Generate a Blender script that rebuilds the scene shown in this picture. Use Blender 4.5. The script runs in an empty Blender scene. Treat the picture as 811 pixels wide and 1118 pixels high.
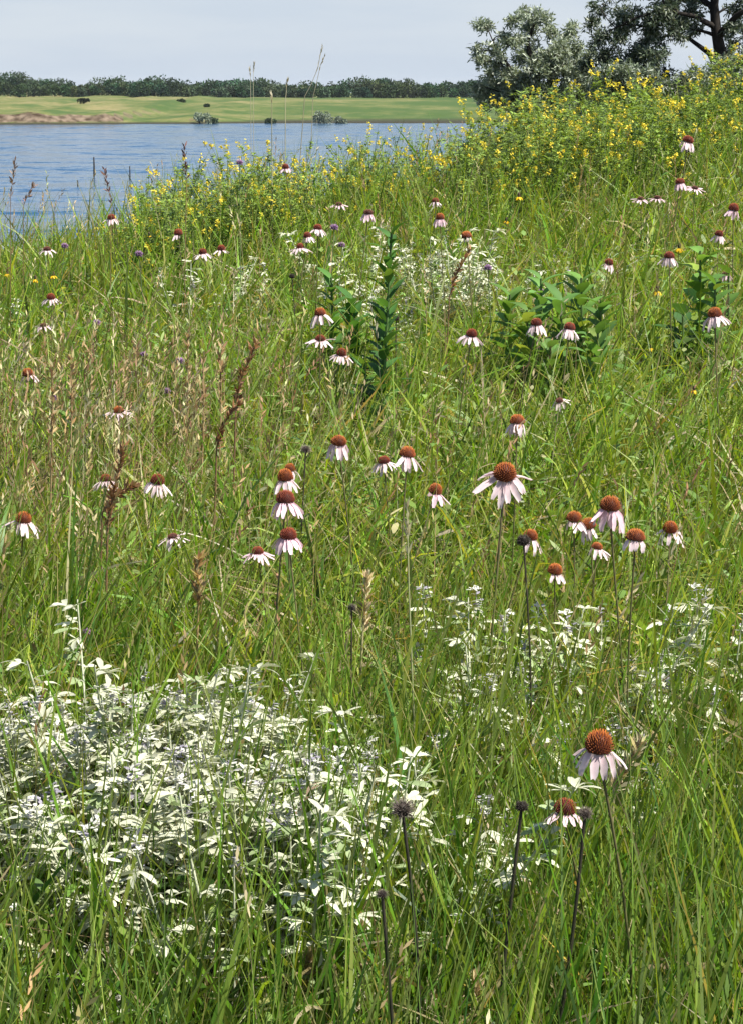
import bpy, math, random
import numpy as np
from mathutils import Matrix, Vector

R = math.radians
rng = np.random.default_rng(7)
random.seed(7)
sc = bpy.context.scene
COL = sc.collection

# ------------------------------------------------------------------ camera
F_PX, CX, CY = 2600.0, 405.5, 559.0
CAM_Z = 1.5
PITCH = math.atan((CY - 95.0) / F_PX)
cam_d = bpy.data.cameras.new("camera")
cam = bpy.data.objects.new("camera", cam_d)
COL.objects.link(cam)
cam.location = (0, 0, CAM_Z)
cam.rotation_euler = (R(90) - PITCH, 0, 0)
cam_d.sensor_fit = 'VERTICAL'
cam_d.angle = 2 * math.atan(559.0 / F_PX)
cam_d.clip_start = 0.05
cam_d.clip_end = 20000
sc.camera = cam


def ray(px, py):
    xc, yc = (px - CX) / F_PX, (CY - py) / F_PX
    cp, sp = math.cos(PITCH), math.sin(PITCH)
    v = np.array([xc, cp + yc * sp, -sp + yc * cp])
    return v / v[1]


def at(px, py, d):
    return np.array([0, 0, CAM_Z]) + ray(px, py) * d


# ------------------------------------------------------------------ terrain
def sstep(a, b, x):
    t = np.clip((x - a) / (b - a), 0, 1)
    return t * t * (3 - 2 * t)


def lump(x, y, s, seed=0.0):
    return (np.sin(x * 1.0 / s + 1.3 + seed) * np.cos(y * 1.2 / s + seed * 2.1)
            + .6 * np.sin(x * 2.1 / s - y * 1.7 / s + 4.0 + seed)
            + .4 * np.cos(x * 3.7 / s + y * 4.1 / s + seed * .7)) / 2.0


WATER_Z = -6.2


def gz(x, y):
    x = np.asarray(x, float)
    y = np.asarray(y, float)
    xs = np.clip(x, -3, 4)
    s = 0.0735 + 0.0008 * xs
    yc = 11 + 1.3 * xs
    rf = sstep(-1, 1, (x - 0.045 * y - 0.3) / (0.6 + 0.03 * np.abs(y)))
    dr = 0.15 * (1 - rf) + 0.012 * rf
    w = 0.8
    sp = np.logaddexp(0, (y - yc) / w) * w
    z = s * y - (s + dr) * sp
    z = z + 0.03 * lump(x, y, 0.9)
    lo = -8.0 * (1 - rf) + -2.5 * rf
    z = np.maximum(z, lo)
    z = np.where(y < 0, np.maximum(s * y, -1.0) + 0.03 * lump(x, y, 0.9), z)
    # opposite bank
    shore = 520 + 14 * np.sin(x / 60.0) + 0.10 * np.maximum(x, 0) - 5 * np.sin(x / 17.0)
    t = y - shore
    bank = sstep(-50, -58, x) + 0.55 * np.exp(-((x + 40) / 9.0) ** 2)
    low = -8 + 1.95 * sstep(-12, 2, t)
    scarp = bank * (2.1 + .25 * np.sin(x / 3.1) + .2 * np.sin(x / 1.3)) * sstep(1.5, 6.5, t + 1.2 * np.sin(x / 2.3))
    rise = (3.7 - bank * 1.7) * sstep(2, 270, t) + 0.62 * lump(x, y, 24.0, 2.0) * sstep(12, 90, t)
    far = low + scarp + rise - 0.0015 * np.maximum(t - 320, 0)
    f = sstep(300, 480, y)
    return z * (1 - f) + far * f


def on_ground(px, py, h):
    d = 1.2
    while d < 30:
        p = at(px, py, d)
        if p[2] <= float(gz(p[0], p[1])) + h:
            return d
        d += 0.02
    return 12.0


# ------------------------------------------------------------------ mesh helpers
class Geo:
    def __init__(self):
        self.V, self.F, self.C, self.n = [], [], [], 0

    def add(self, v, f, c):
        v = np.asarray(v, np.float32).reshape(-1, 3)
        f = np.asarray(f, np.int32).reshape(-1, 4) + self.n
        c = np.asarray(c, np.float32)
        if c.ndim == 1:
            c = np.broadcast_to(c, (len(v), 3))
        self.V.append(v)
        self.F.append(f)
        self.C.append(c.reshape(-1, 3))
        self.n += len(v)

    def mesh(self, name, mat, smooth=True):
        V = np.concatenate(self.V)
        F = np.concatenate(self.F)
        C = np.concatenate(self.C)
        m = bpy.data.meshes.new(name)
        m.vertices.add(len(V))
        m.vertices.foreach_set("co", V.ravel())
        m.loops.add(F.size)
        m.loops.foreach_set("vertex_index", F.ravel())
        m.polygons.add(len(F))
        m.polygons.foreach_set("loop_start", np.arange(0, F.size, 4, dtype=np.int32))
        m.polygons.foreach_set("loop_total", np.full(len(F), 4, np.int32))
        m.polygons.foreach_set("use_smooth", np.full(len(F), smooth))
        m.update(calc_edges=True)
        a = m.attributes.new("Col", 'FLOAT_COLOR', 'POINT')
        a.data.foreach_set("color", np.concatenate([C, np.ones((len(C), 1), np.float32)], 1).astype(np.float32).ravel())
        m.materials.append(mat)
        return m

    def build(self, name, mat, parent=None, smooth=True):
        return link(name, self.mesh(name, mat, smooth), parent)


def link(name, data, parent=None, mtx=None):
    o = bpy.data.objects.new(name, data)
    COL.objects.link(o)
    if parent is not None:
        o.parent = parent
    if mtx is not None:
        o.matrix_basis = mtx
    return o


def thing(name, label, cat, loc=(0, 0, 0), rz=0.0, group=None):
    o = bpy.data.objects.new(name, None)
    o.empty_display_size = 0.05
    COL.objects.link(o)
    o.location = [float(c) for c in loc]
    o.rotation_euler = (0, 0, rz)
    o["label"] = label
    o["category"] = cat
    if group:
        o["group"] = group
    return o


def dup(root, loc, rz, scale=1.0, label=None, tilt=(0, 0)):
    r = root.copy()
    COL.objects.link(r)
    r.location = [float(c) for c in loc]
    r.rotation_euler = (tilt[0], tilt[1], rz)
    r.scale = (scale,) * 3
    if label:
        r["label"] = label
    for ch in list(root.children):
        c = ch.copy()
        COL.objects.link(c)
        c.parent = r
    return r


def norm(v):
    return v / np.maximum(np.linalg.norm(v, axis=-1, keepdims=True), 1e-9)


def rowfaces(n, rows, cols):
    """quads for n strips of rows x cols vertices"""
    i, j = np.meshgrid(np.arange(rows - 1), np.arange(cols - 1), indexing='ij')
    a = (i * cols + j).ravel()
    q = np.stack([a, a + 1, a + cols + 1, a + cols], 1)
    return (q[None] + (np.arange(n) * rows * cols)[:, None, None]).reshape(-1, 4)


def leaves(g, base, d, nrm, L, W, col, ts=(0, .3, .65, 1), prof=(.2, .95, .9, .06), droop=0.25, fold=0.0, tipcol=None):
    base = np.asarray(base, float).reshape(-1, 3)
    n = len(base)
    d = norm(np.broadcast_to(np.asarray(d, float), (n, 3)))
    nrm = np.broadcast_to(np.asarray(nrm, float), (n, 3))
    s = norm(np.cross(d, nrm))
    u = np.cross(s, d)
    L = np.broadcast_to(np.asarray(L, float), (n,))
    W = np.broadcast_to(np.asarray(W, float), (n,))
    droop = np.broadcast_to(np.asarray(droop, float), (n,))
    col = np.broadcast_to(np.asarray(col, float), (n, 3))
    tip = col if tipcol is None else np.broadcast_to(np.asarray(tipcol, float), (n, 3))
    cols = 3 if fold else 2
    V = np.zeros((n, len(ts), cols, 3))
    C = np.zeros((n, len(ts), cols, 3))
    for k, (t, p) in enumerate(zip(ts, prof)):
        c = base + d * (L * t * (1 - .25 * np.abs(droop) * t))[:, None] - u * (L * droop * t * t)[:, None]
        hw = (W * p * .5)[:, None]
        if fold:
            V[:, k, 0] = c - s * hw + u * hw * fold
            V[:, k, 1] = c
            V[:, k, 2] = c + s * hw + u * hw * fold
        else:
            V[:, k, 0] = c - s * hw
            V[:, k, 1] = c + s * hw
        C[:, k] = (col * (1 - t) + tip * t)[:, None, :]
    g.add(V, rowfaces(n, len(ts), cols), C.reshape(-1, 3))


def tube(g, pts, rad, col, sides=5):
    pts = np.asarray(pts, float)
    k = len(pts)
    rad = np.broadcast_to(np.asarray(rad, float), (k,))
    t = np.gradient(pts, axis=0)
    t = norm(t)
    ref = np.array([0.31, 0.9, 0.12])
    a = norm(np.cross(t, ref))
    b = np.cross(t, a)
    ang = np.linspace(0, 2 * math.pi, sides, endpoint=False)
    V = pts[:, None] + rad[:, None, None] * (np.cos(ang)[None, :, None] * a[:, None] + np.sin(ang)[None, :, None] * b[:, None])
    F = []
    for i in range(k - 1):
        for j in range(sides):
            F.append((i * sides + j, i * sides + (j + 1) % sides, (i + 1) * sides + (j + 1) % sides, (i + 1) * sides + j))
    col = np.asarray(col, float)
    if col.ndim == 2:
        col = np.repeat(col, sides, 0)
    g.add(V, F, col)


def lathe(g, prof, col, sides=14):
    prof = np.asarray(prof, float)
    ang = np.linspace(0, 2 * math.pi, sides, endpoint=False)
    V = np.stack([prof[:, 0, None] * np.cos(ang), prof[:, 0, None] * np.sin(ang), np.repeat(prof[:, 1, None], sides, 1)], -1)
    k = len(prof)
    F = [(i * sides + j, i * sides + (j + 1) % sides, (i + 1) * sides + (j + 1) % sides, (i + 1) * sides + j)
         for i in range(k - 1) for j in range(sides)]
    col = np.asarray(col, float)
    if col.ndim == 2:
        col = np.repeat(col, sides, 0)
    g.add(V, F, col)


def spikes(g, base, d, L, r, c0, c1):
    """thin four-sided spikes"""
    n = len(base)
    d = norm(d)
    a = norm(np.cross(d, np.array([.37, .21, .9])))
    b = np.cross(d, a)
    L = np.broadcast_to(np.asarray(L, float), (n,))[:, None]
    V = np.zeros((n, 2, 4, 3))
    for j in range(4):
        w = math.cos(j * math.pi / 2) * a + math.sin(j * math.pi / 2) * b
        V[:, 0, j] = base + w * r
        V[:, 1, j] = base + d * L + w * r * .25
    C = np.zeros((n, 2, 4, 3))
    C[:, 0] = np.asarray(c0)
    C[:, 1] = np.asarray(c1) if np.ndim(c1) == 1 else np.asarray(c1)[:, None]
    q = np.array([(j, (j + 1) % 4, 4 + (j + 1) % 4, 4 + j) for j in range(4)] + [(4, 5, 6, 7)])
    F = (q[None] + (np.arange(n) * 8)[:, None, None]).reshape(-1, 4)
    g.add(V, F, C.reshape(-1, 3))


def randdir(n, zlo=-1, zhi=1):
    a = rng.uniform(0, 2 * math.pi, n)
    z = rng.uniform(zlo, zhi, n)
    r = np.sqrt(np.maximum(0, 1 - z * z))
    return np.stack([r * np.cos(a), r * np.sin(a), z], 1)


# ------------------------------------------------------------------ materials
def new_mat(name):
    m = bpy.data.materials.new(name)
    m.use_nodes = True
    nt = m.node_tree
    nt.nodes.clear()
    out = nt.nodes.new("ShaderNodeOutputMaterial")
    return m, nt, out


def N(nt, typ, **kw):
    n = nt.nodes.new(typ)
    for k, v in kw.items():
        if k.startswith("_"):
            setattr(n, k[1:], v)
        else:
            n.inputs[k].default_value = v
    return n


def leaf_mat(name, rough=.45, spec=.4, trans=.35, tcol=(1.25, 1.15, .55), vary=.25, vscale=14.0):
    m, nt, out = new_mat(name)
    L = nt.links.new
    at_ = N(nt, "ShaderNodeAttribute", _attribute_name="Col")
    oi = N(nt, "ShaderNodeObjectInfo")
    geo = N(nt, "ShaderNodeNewGeometry")
    noi = N(nt, "ShaderNodeTexNoise", Scale=vscale, Detail=2.0)
    L(geo.outputs["Position"], noi.inputs["Vector"])
    mr = N(nt, "ShaderNodeMapRange", **{"From Min": .3, "From Max": .7, "To Min": 1 - vary, "To Max": 1 + vary})
    L(noi.outputs["Fac"], mr.inputs["Value"])
    mr2 = N(nt, "ShaderNodeMapRange", **{"To Min": .86, "To Max": 1.1})
    L(oi.outputs["Random"], mr2.inputs["Value"])
    mu = N(nt, "ShaderNodeMath", _operation='MULTIPLY')
    L(mr.outputs[0], mu.inputs[0])
    L(mr2.outputs[0], mu.inputs[1])
    vm = N(nt, "ShaderNodeVectorMath", _operation='SCALE')
    L(at_.outputs["Color"], vm.inputs[0])
    L(mu.outputs[0], vm.inputs["Scale"])
    p = N(nt, "ShaderNodeBsdfPrincipled", Roughness=rough)
    p.inputs["Specular IOR Level"].default_value = spec
    L(vm.outputs[0], p.inputs["Base Color"])
    if trans > 0:
        tm = N(nt, "ShaderNodeVectorMath", _operation='MULTIPLY')
        tm.inputs[1].default_value = tcol
        L(vm.outputs[0], tm.inputs[0])
        tr = N(nt, "ShaderNodeBsdfTranslucent")
        L(tm.outputs[0], tr.inputs["Color"])
        mx = N(nt, "ShaderNodeMixShader", Fac=trans)
        L(p.outputs[0], mx.inputs[1])
        L(tr.outputs[0], mx.inputs[2])
        L(mx.outputs[0], out.inputs["Surface"])
    else:
        L(p.outputs[0], out.inputs["Surface"])
    return m


M_GRASS = leaf_mat("grass_blades", .46, .35, .42, (1.35, 1.2, .4))
M_LEAF = leaf_mat("green_leaves", .42, .5, .35)
M_BROAD = leaf_mat("broad_leaves", .58, .25, .35)
M_SILVER = leaf_mat("silvery_leaves", .6, .3, .25, (1.0, 1.05, .8), .12)
M_PETAL = leaf_mat("petals", .6, .25, .3, (1.0, .92, .95), .1, 120.0)
M_YELLOW = leaf_mat("yellow_petals", .6, .25, .3, (1.1, 1.0, .6), .1, 60.0)
M_CONE = leaf_mat("seed_cone", .65, .3, 0, vary=.2, vscale=300.0)
M_STEM = leaf_mat("plant_stems", .6, .3, 0, vary=.3, vscale=60.0)
M_DRY = leaf_mat("dry_stalks", .6, .3, .25, (1.1, 1.0, .8), .2)
M_TREE = leaf_mat("tree_leaves", .5, .4, .25, (1.1, 1.1, .7), .15, 2.0)
M_WOOD = leaf_mat("far_wood_leaves", .7, .1, .15, (1.1, 1.1, .7), .2, .12)
M_BARK = leaf_mat("bark", .85, .2, 0, vary=.35, vscale=9.0)


def ground_mat():
    m, nt, out = new_mat("ground_soil_and_far_grass")
    L = nt.links.new
    geo = N(nt, "ShaderNodeNewGeometry")
    sep = N(nt, "ShaderNodeSeparateXYZ")
    L(geo.outputs["Position"], sep.inputs[0])
    # near soil and thatch
    n1 = N(nt, "ShaderNodeTexNoise", Scale=9.0, Detail=6.0)
    L(geo.outputs["Position"], n1.inputs["Vector"])
    r1 = N(nt, "ShaderNodeValToRGB")
    r1.color_ramp.elements[0].position = .35
    r1.color_ramp.elements[0].color = (.045, .04, .018, 1)
    r1.color_ramp.elements[1].position = .7
    r1.color_ramp.elements[1].color = (.10, .105, .035, 1)
    L(n1.outputs["Fac"], r1.inputs["Fac"])
    # far pasture
    mp = N(nt, "ShaderNodeMapping")
    mp.inputs["Scale"].default_value = (.05, .018, .3)
    L(geo.outputs["Position"], mp.inputs["Vector"])
    n2 = N(nt, "ShaderNodeTexNoise", Scale=1.0, Detail=10.0, Roughness=.74)
    L(mp.outputs[0], n2.inputs["Vector"])
    r2 = N(nt, "ShaderNodeValToRGB")
    e = r2.color_ramp.elements
    e[0].position, e[0].color = .40, (.050, .085, .022, 1)
    e[1].position, e[1].color = .64, (.19, .165, .075, 1)
    k = e.new(.50)
    k.color = (.095, .115, .036, 1)
    # pasture is drier towards the left
    mrx = N(nt, "ShaderNodeMapRange", **{"From Min": -170., "From Max": 30., "To Min": .09, "To Max": -.07})
    L(sep.outputs["X"], mrx.inputs["Value"])
    ad = N(nt, "ShaderNodeMath", _operation='ADD')
    L(n2.outputs["Fac"], ad.inputs[0])
    L(mrx.outputs[0], ad.inputs[1])
    L(ad.outputs[0], r2.inputs["Fac"])
    # eroded clay where the bank is steep
    sn = N(nt, "ShaderNodeSeparateXYZ")
    L(geo.outputs["True Normal"], sn.inputs[0])
    n3 = N(nt, "ShaderNodeTexNoise", Scale=.6, Detail=6.0)
    L(geo.outputs["Position"], n3.inputs["Vector"])
    r3 = N(nt, "ShaderNodeValToRGB")
    r3.color_ramp.elements[0].position, r3.color_ramp.elements[0].color = .36, (.045, .030, .018, 1)
    r3.color_ramp.elements[1].position, r3.color_ramp.elements[1].color = .66, (.19, .145, .105, 1)
    L(n3.outputs["Fac"], r3.inputs["Fac"])
    st = N(nt, "ShaderNodeMapRange", **{"From Min": .94, "From Max": .90})
    L(sn.outputs["Z"], st.inputs["Value"])
    mx = N(nt, "ShaderNodeMix", _data_type='RGBA')
    L(st.outputs[0], mx.inputs["Factor"])
    L(r2.outputs[0], mx.inputs[6])
    L(r3.outputs[0], mx.inputs[7])
    wet = N(nt, "ShaderNodeMapRange", **{"From Min": WATER_Z + .45, "From Max": WATER_Z + .15})
    L(sep.outputs["Z"], wet.inputs["Value"])
    mxw = N(nt, "ShaderNodeMix", _data_type='RGBA')
    L(wet.outputs[0], mxw.inputs["Factor"])
    L(mx.outputs[2], mxw.inputs[6])
    mxw.inputs[7].default_value = (.035, .032, .020, 1)
    fy = N(nt, "ShaderNodeMapRange", **{"From Min": 250., "From Max": 400.})
    L(sep.outputs["Y"], fy.inputs["Value"])
    mx2 = N(nt, "ShaderNodeMix", _data_type='RGBA')
    L(fy.outputs[0], mx2.inputs["Factor"])
    L(r1.outputs[0], mx2.inputs[6])
    L(mxw.outputs[2], mx2.inputs[7])
    bs = N(nt, "ShaderNodeBsdfPrincipled", Roughness=.95)
    bs.inputs["Specular IOR Level"].default_value = .1
    L(mx2.outputs[2], bs.inputs["Base Color"])
    L(bs.outputs[0], out.inputs["Surface"])
    return m


def water_mat():
    m, nt, out = new_mat("lake_water")
    L = nt.links.new
    geo = N(nt, "ShaderNodeNewGeometry")
    # wave slopes straight from noise, so that they do not depend on the distance of the viewer
    acc = None
    for sc_, k in ((.16, .8), (.7, .65), (2.6, .5)):
        mp = N(nt, "ShaderNodeMapping")
        mp.inputs["Scale"].default_value = (sc_ * .8, sc_, 1)
        mp.inputs["Rotation"].default_value = (0, 0, .25 * sc_)
        L(geo.outputs["Position"], mp.inputs["Vector"])
        n = N(nt, "ShaderNodeTexNoise", Scale=1.0, Detail=3.0, Roughness=.55)
        L(mp.outputs[0], n.inputs["Vector"])
        sb = N(nt, "ShaderNodeVectorMath", _operation='SUBTRACT')
        sb.inputs[1].default_value = (.5, .5, .5)
        L(n.outputs["Color"], sb.inputs[0])
        sl = N(nt, "ShaderNodeVectorMath", _operation='MULTIPLY')
        sl.inputs[1].default_value = (k, k, 0)
        L(sb.outputs[0], sl.inputs[0])
        ad = N(nt, "ShaderNodeVectorMath", _operation='ADD')
        if acc is None:
            ad.inputs[1].default_value = (0, 0, 1)
        else:
            L(acc.outputs[0], ad.inputs[1])
        L(sl.outputs[0], ad.inputs[0])
        acc = ad
    bp = N(nt, "ShaderNodeVectorMath", _operation='NORMALIZE')
    L(acc.outputs[0], bp.inputs[0])
    p = N(nt, "ShaderNodeBsdfPrincipled", Roughness=.12)
    p.inputs["Base Color"].default_value = (.020, .064, .130, 1)
    p.inputs["IOR"].default_value = 1.33
    p.inputs["Specular IOR Level"].default_value = .34
    L(bp.outputs[0], p.inputs["Normal"])
    L(p.outputs[0], out.inputs["Surface"])
    return m


# ------------------------------------------------------------------ light and sky
SUN_EL, SUN_AZ = R(58), R(112)       # azimuth clockwise from +Y (view direction)
w = bpy.data.worlds.new("World")
sc.world = w
w.use_nodes = True
nt = w.node_tree
bg = nt.nodes["Background"]
sky = nt.nodes.new("ShaderNodeTexSky")
sky.sky_type = 'NISHITA'
sky.sun_disc = False
sky.sun_elevation = SUN_EL
sky.sun_rotation = SUN_AZ
sky.altitude = 400
sky.air_density = 1.0
sky.dust_density = 1.0
sky.ozone_density = 1.5
tc = nt.nodes.new("ShaderNodeTexCoord")
sx = nt.nodes.new("ShaderNodeSeparateXYZ")
nt.links.new(tc.outputs["Generated"], sx.inputs[0])
hz = nt.nodes.new("ShaderNodeMapRange")
hz.interpolation_type = 'SMOOTHSTEP'
for k_, v_ in (("From Min", 0.0), ("From Max", 0.30), ("To Min", 0.95), ("To Max", 0.03)):
    hz.inputs[k_].default_value = v_
nt.links.new(sx.outputs["Z"], hz.inputs["Value"])
mpc = nt.nodes.new("ShaderNodeMapping")
mpc.inputs["Scale"].default_value = (4.0, 4.0, 30.0)
nt.links.new(tc.outputs["Generated"], mpc.inputs["Vector"])
cn = nt.nodes.new("ShaderNodeTexNoise")
cn.inputs["Scale"].default_value = 2.2
cn.inputs["Detail"].default_value = 5.0
nt.links.new(mpc.outputs[0], cn.inputs["Vector"])
cr = nt.nodes.new("ShaderNodeValToRGB")
cr.color_ramp.elements[0].position, cr.color_ramp.elements[0].color = .42, (4.05, 4.6, 5.35, 1)
cr.color_ramp.elements[1].position, cr.color_ramp.elements[1].color = .68, (4.45, 4.92, 5.5, 1)
nt.links.new(cn.outputs["Fac"], cr.inputs["Fac"])
smx = nt.nodes.new("ShaderNodeMix")
smx.data_type = 'RGBA'
nt.links.new(hz.outputs[0], smx.inputs["Factor"])
nt.links.new(sky.outputs[0], smx.inputs[6])
nt.links.new(cr.outputs[0], smx.inputs[7])
nt.links.new(smx.outputs[2], bg.inputs[0])
bg.inputs[1].default_value = 0.072
sd = bpy.data.lights.new("sun", 'SUN')
sun = bpy.data.objects.new("sun", sd)
COL.objects.link(sun)
sd.energy = 5.0
sd.angle = R(.53)
sd.color = (1, .95, .85)
sv = Vector((math.sin(SUN_AZ) * math.cos(SUN_EL), math.cos(SUN_AZ) * math.cos(SUN_EL), math.sin(SUN_EL)))
sun.rotation_euler = sv.to_track_quat('Z', 'Y').to_euler()
sun.location = (10, -5, 30)
sc.view_settings.view_transform = 'Standard'
sc.view_settings.look = 'None'
sc.view_settings.exposure = 1.06
sc.view_settings.gamma = 1.0
sc.cycles.max_bounces = 8
sc.cycles.transparent_max_bounces = 4

# ------------------------------------------------------------------ setting: ground and lake
az = np.unique(np.concatenate([np.linspace(-180, -22, 40), np.linspace(-22, 22, 200), np.linspace(22, 180, 40)]))
az = np.radians(az)
rr = np.concatenate([np.linspace(.3, 18, 120), np.geomspace(18.5, 480, 50), np.linspace(482, 640, 260), np.geomspace(645, 3000, 40)])
RR, AA = np.meshgrid(rr, az, indexing='ij')
X, Y = RR * np.sin(AA), RR * np.cos(AA)
g = Geo()
Z = gz(X, Y)
g.add(np.stack([X, Y, Z], -1), rowfaces(1, len(rr), len(az)), (1, 1, 1))
g.add([(-.5, -.5, -.04), (.5, -.5, -.04), (.5, .5, -.04), (-.5, .5, -.04)], [(0, 1, 2, 3)], (1, 1, 1))
o = g.build("ground", ground_mat())
o["kind"] = "structure"
g = Geo()
g.add([(-700, 18, WATER_Z), (700, 18, WATER_Z), (700, 620, WATER_Z), (-700, 620, WATER_Z)], [(0, 1, 2, 3)], (1, 1, 1))
o = g.build("lake", water_mat(), smooth=False)
o["kind"] = "structure"


# ------------------------------------------------------------------ grass (stuff)
def field(n, y0, y1, m0=.95, m1=1.4):
    """random points over the meadow, wider than the picture"""
    y = rng.uniform(y0, y1, int(n * 1.0))
    half = y * .165 + np.interp(y, [2, 12], [m0, m1])
    x = rng.uniform(-1, 1, len(y)) * half
    return x, y


def mixcol(cols, w, n, jit=.22):
    cols = np.asarray(cols, float)
    w = np.asarray(w, float)
    i = rng.choice(len(cols), n, p=w / w.sum())
    c = cols[i] * rng.lognormal(0, jit, (n, 1))
    c *= 1 + rng.normal(0, .06, (n, 3))
    return np.clip(c, .005, .85)


GREENS = [(.148, .275, .014), (.098, .220, .014), (.230, .335, .022), (.060, .155, .024), (.160, .240, .040), (.330, .395, .050)]


def blades(g, x, y, L, W, th0, curv, azim, col, tip, rows=5, twist=0.6, sink=.02, lift=0.0):
    n = len(x)
    z = gz(x, y) - sink + lift
    P = np.zeros((n, rows, 3))
    P[:, 0] = np.stack([x, y, z], 1)
    ca, sa = np.cos(azim), np.sin(azim)
    dt = 1.0 / (rows - 1)
    T = np.zeros((n, rows, 3))
    for k in range(rows):
        t = k * dt
        th = th0 + curv * t ** 1.6
        T[:, k] = np.stack([np.sin(th) * ca, np.sin(th) * sa, np.cos(th)], 1)
        if k:
            P[:, k] = P[:, k - 1] + (T[:, k - 1] + T[:, k]) * .5 * (L * dt)[:, None]
    ph = rng.uniform(0, math.pi, n)
    tw = rng.normal(0, twist, n)
    V = np.zeros((n, rows, 2, 3))
    C = np.zeros((n, rows, 2, 3))
    h = np.stack([-sa, ca, np.zeros(n)], 1)
    for k in range(rows):
        t = k * dt
        a = ph + tw * t
        b = np.cross(T[:, k], h)
        s = h * np.cos(a)[:, None] + b * np.sin(a)[:, None]
        hw = W * .5 * max(.04, (1 - t ** 2.2)) * (.75 + .25 * min(1, t * 3))
        V[:, k, 0] = P[:, k] - s * hw[:, None]
        V[:, k, 1] = P[:, k] + s * hw[:, None]
        f = t ** 2
        C[:, k] = (col * (1 - f) + tip * f)[:, None]
    g.add(V, rowfaces(n, rows, 2), C.reshape(-1, 3))


def dryness(x, y):
    """where the meadow has gone tan: patches, and the dry stand left of the middle"""
    d = .35 + .45 * lump(x, y, .55, 3.0) + .3 * lump(x, y, .21, 1.0)
    d += 1.0 * np.exp(-((x + .62) / .38) ** 2 - ((y - 5.0) / .9) ** 2)
    d += .3 * np.exp(-((x - .75) / .35) ** 2 - ((y - 2.9) / .5) ** 2)
    d += .25 * sstep(6.5, 10, y) - .35 * sstep(3.4, 2.6, y)
    return np.clip(d, 0, 1)


g = Geo()
for y0, y1, n, wsc in ((.9, 2.6, 28000, .9), (2.6, 4.2, 41000, 1.0), (4.2, 6.5, 45000, 1.15), (6.5, 10, 52000, 1.4), (10, 16, 39000, 2.0)):
    x, y = field(n, y0, y1)
    inpatch = np.exp(-(((x + .36) / .30) ** 4) - ((y - 2.95) / .42) ** 4)
    keep = rng.uniform(0, 1, len(x)) > .40 * inpatch
    x, y = x[keep], y[keep]
    dry = dryness(x, y)
    n = len(x)
    isdry = rng.uniform(0, 1, n) < (.08 + .29 * dry)
    col = mixcol(GREENS, (.3, .23, .19, .10, .08, .10), n)  # extra share of the palest green paints in sunlit blades
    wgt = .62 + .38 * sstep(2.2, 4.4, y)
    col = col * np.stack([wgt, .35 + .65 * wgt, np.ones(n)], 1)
    dcol = mixcol([(.30, .245, .115), (.22, .165, .075), (.36, .32, .19), (.20, .20, .07)], (.35, .2, .2, .25), n, .2)
    col[isdry] = dcol[isdry]
    yel = rng.uniform(.0, .6, (n, 1))
    tip = col * (1 - yel) + np.array([.34, .33, .12]) * yel
    near = sstep(4.5, 2.5, y)
    L = rng.lognormal(math.log(.40), .27, n) * (1 + .08 * near)
    L = np.clip(L, .1, .62)
    L *= 1 + .18 * lump(x, y, .4, 5.0)
    W = rng.lognormal(math.log(.0047), .42, n) * wsc * (1 + .14 * near)
    W = np.where(isdry, W * .6, W)
    th0 = np.abs(rng.normal(.16, .15, n)) + .1 * isdry
    curv = rng.gamma(2.0, .34, n) * (1 - .5 * near)
    # leaning mostly to the right, with every direction present
    azim = np.where(rng.uniform(0, 1, n) < .36, rng.normal(0.1, .6, n), rng.uniform(0, 2 * math.pi, n))
    # part of the blades are leaves leaving their culm well above the ground, short and bent over
    up = rng.uniform(0, 1, n) < .5 - .22 * near
    lift = np.where(up, rng.uniform(.05, .29, n), 0)
    L = np.where(up, rng.uniform(.09, .24, n), L)
    th0 = np.where(up, np.clip(rng.normal(.62, .35, n), .05, 1.5), th0)
    curv = np.where(up, rng.gamma(2.0, .45, n), curv)
    azim = np.where(up, rng.uniform(0, 2 * math.pi, n), azim)
    W = np.where(up, W * 1.15, W)
    lit = rng.uniform(0, 1, n) < .07
    th0 = np.where(lit, rng.uniform(.9, 1.6, n), th0)
    curv = np.where(lit, rng.normal(0, .5, n), curv)
    lift = np.where(lit, rng.uniform(.05, .30, n), lift)
    L = np.where(lit, rng.uniform(.15, .34, n), L)
    azim = np.where(lit, rng.uniform(0, 2 * math.pi, n), azim)
    col[lit] = mixcol([(.40, .34, .20), (.30, .24, .13), (.50, .46, .32)], (.4, .3, .3), int(lit.sum()), .15)
    tip[lit] = col[lit]
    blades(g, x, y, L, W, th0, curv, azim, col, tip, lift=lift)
o = g.build("meadow_grass", M_GRASS)
o["kind"] = "stuff"
o["label"] = "thick green meadow grass covering the slope"

# grass beyond the crest and to the sides, sparser
g = Geo()
n = 16000
y = np.concatenate([rng.uniform(14, 60, n), rng.uniform(-2, 14, n)])
x = np.concatenate([rng.uniform(-1, 1, n) * (y[:n] * .35 + 2), rng.uniform(1.2, 9, n) * rng.choice([-1, 1], n)])
x[n:] += np.sign(x[n:]) * np.maximum(y[n:], 0) * .13
n = len(x)
col = mixcol(GREENS, (.3, .25, .18, .12, .08, .07), n)
blades(g, x, y, rng.uniform(.25, .5, n), np.full(n, .012), np.abs(rng.normal(.2, .2, n)), rng.gamma(2, .3, n),
       rng.uniform(0, 6.28, n), col, col, rows=4)
o = g.build("outer_grass", M_GRASS)
o["kind"] = "stuff"
o["label"] = "looser green grass around the meadow edges"

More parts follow.
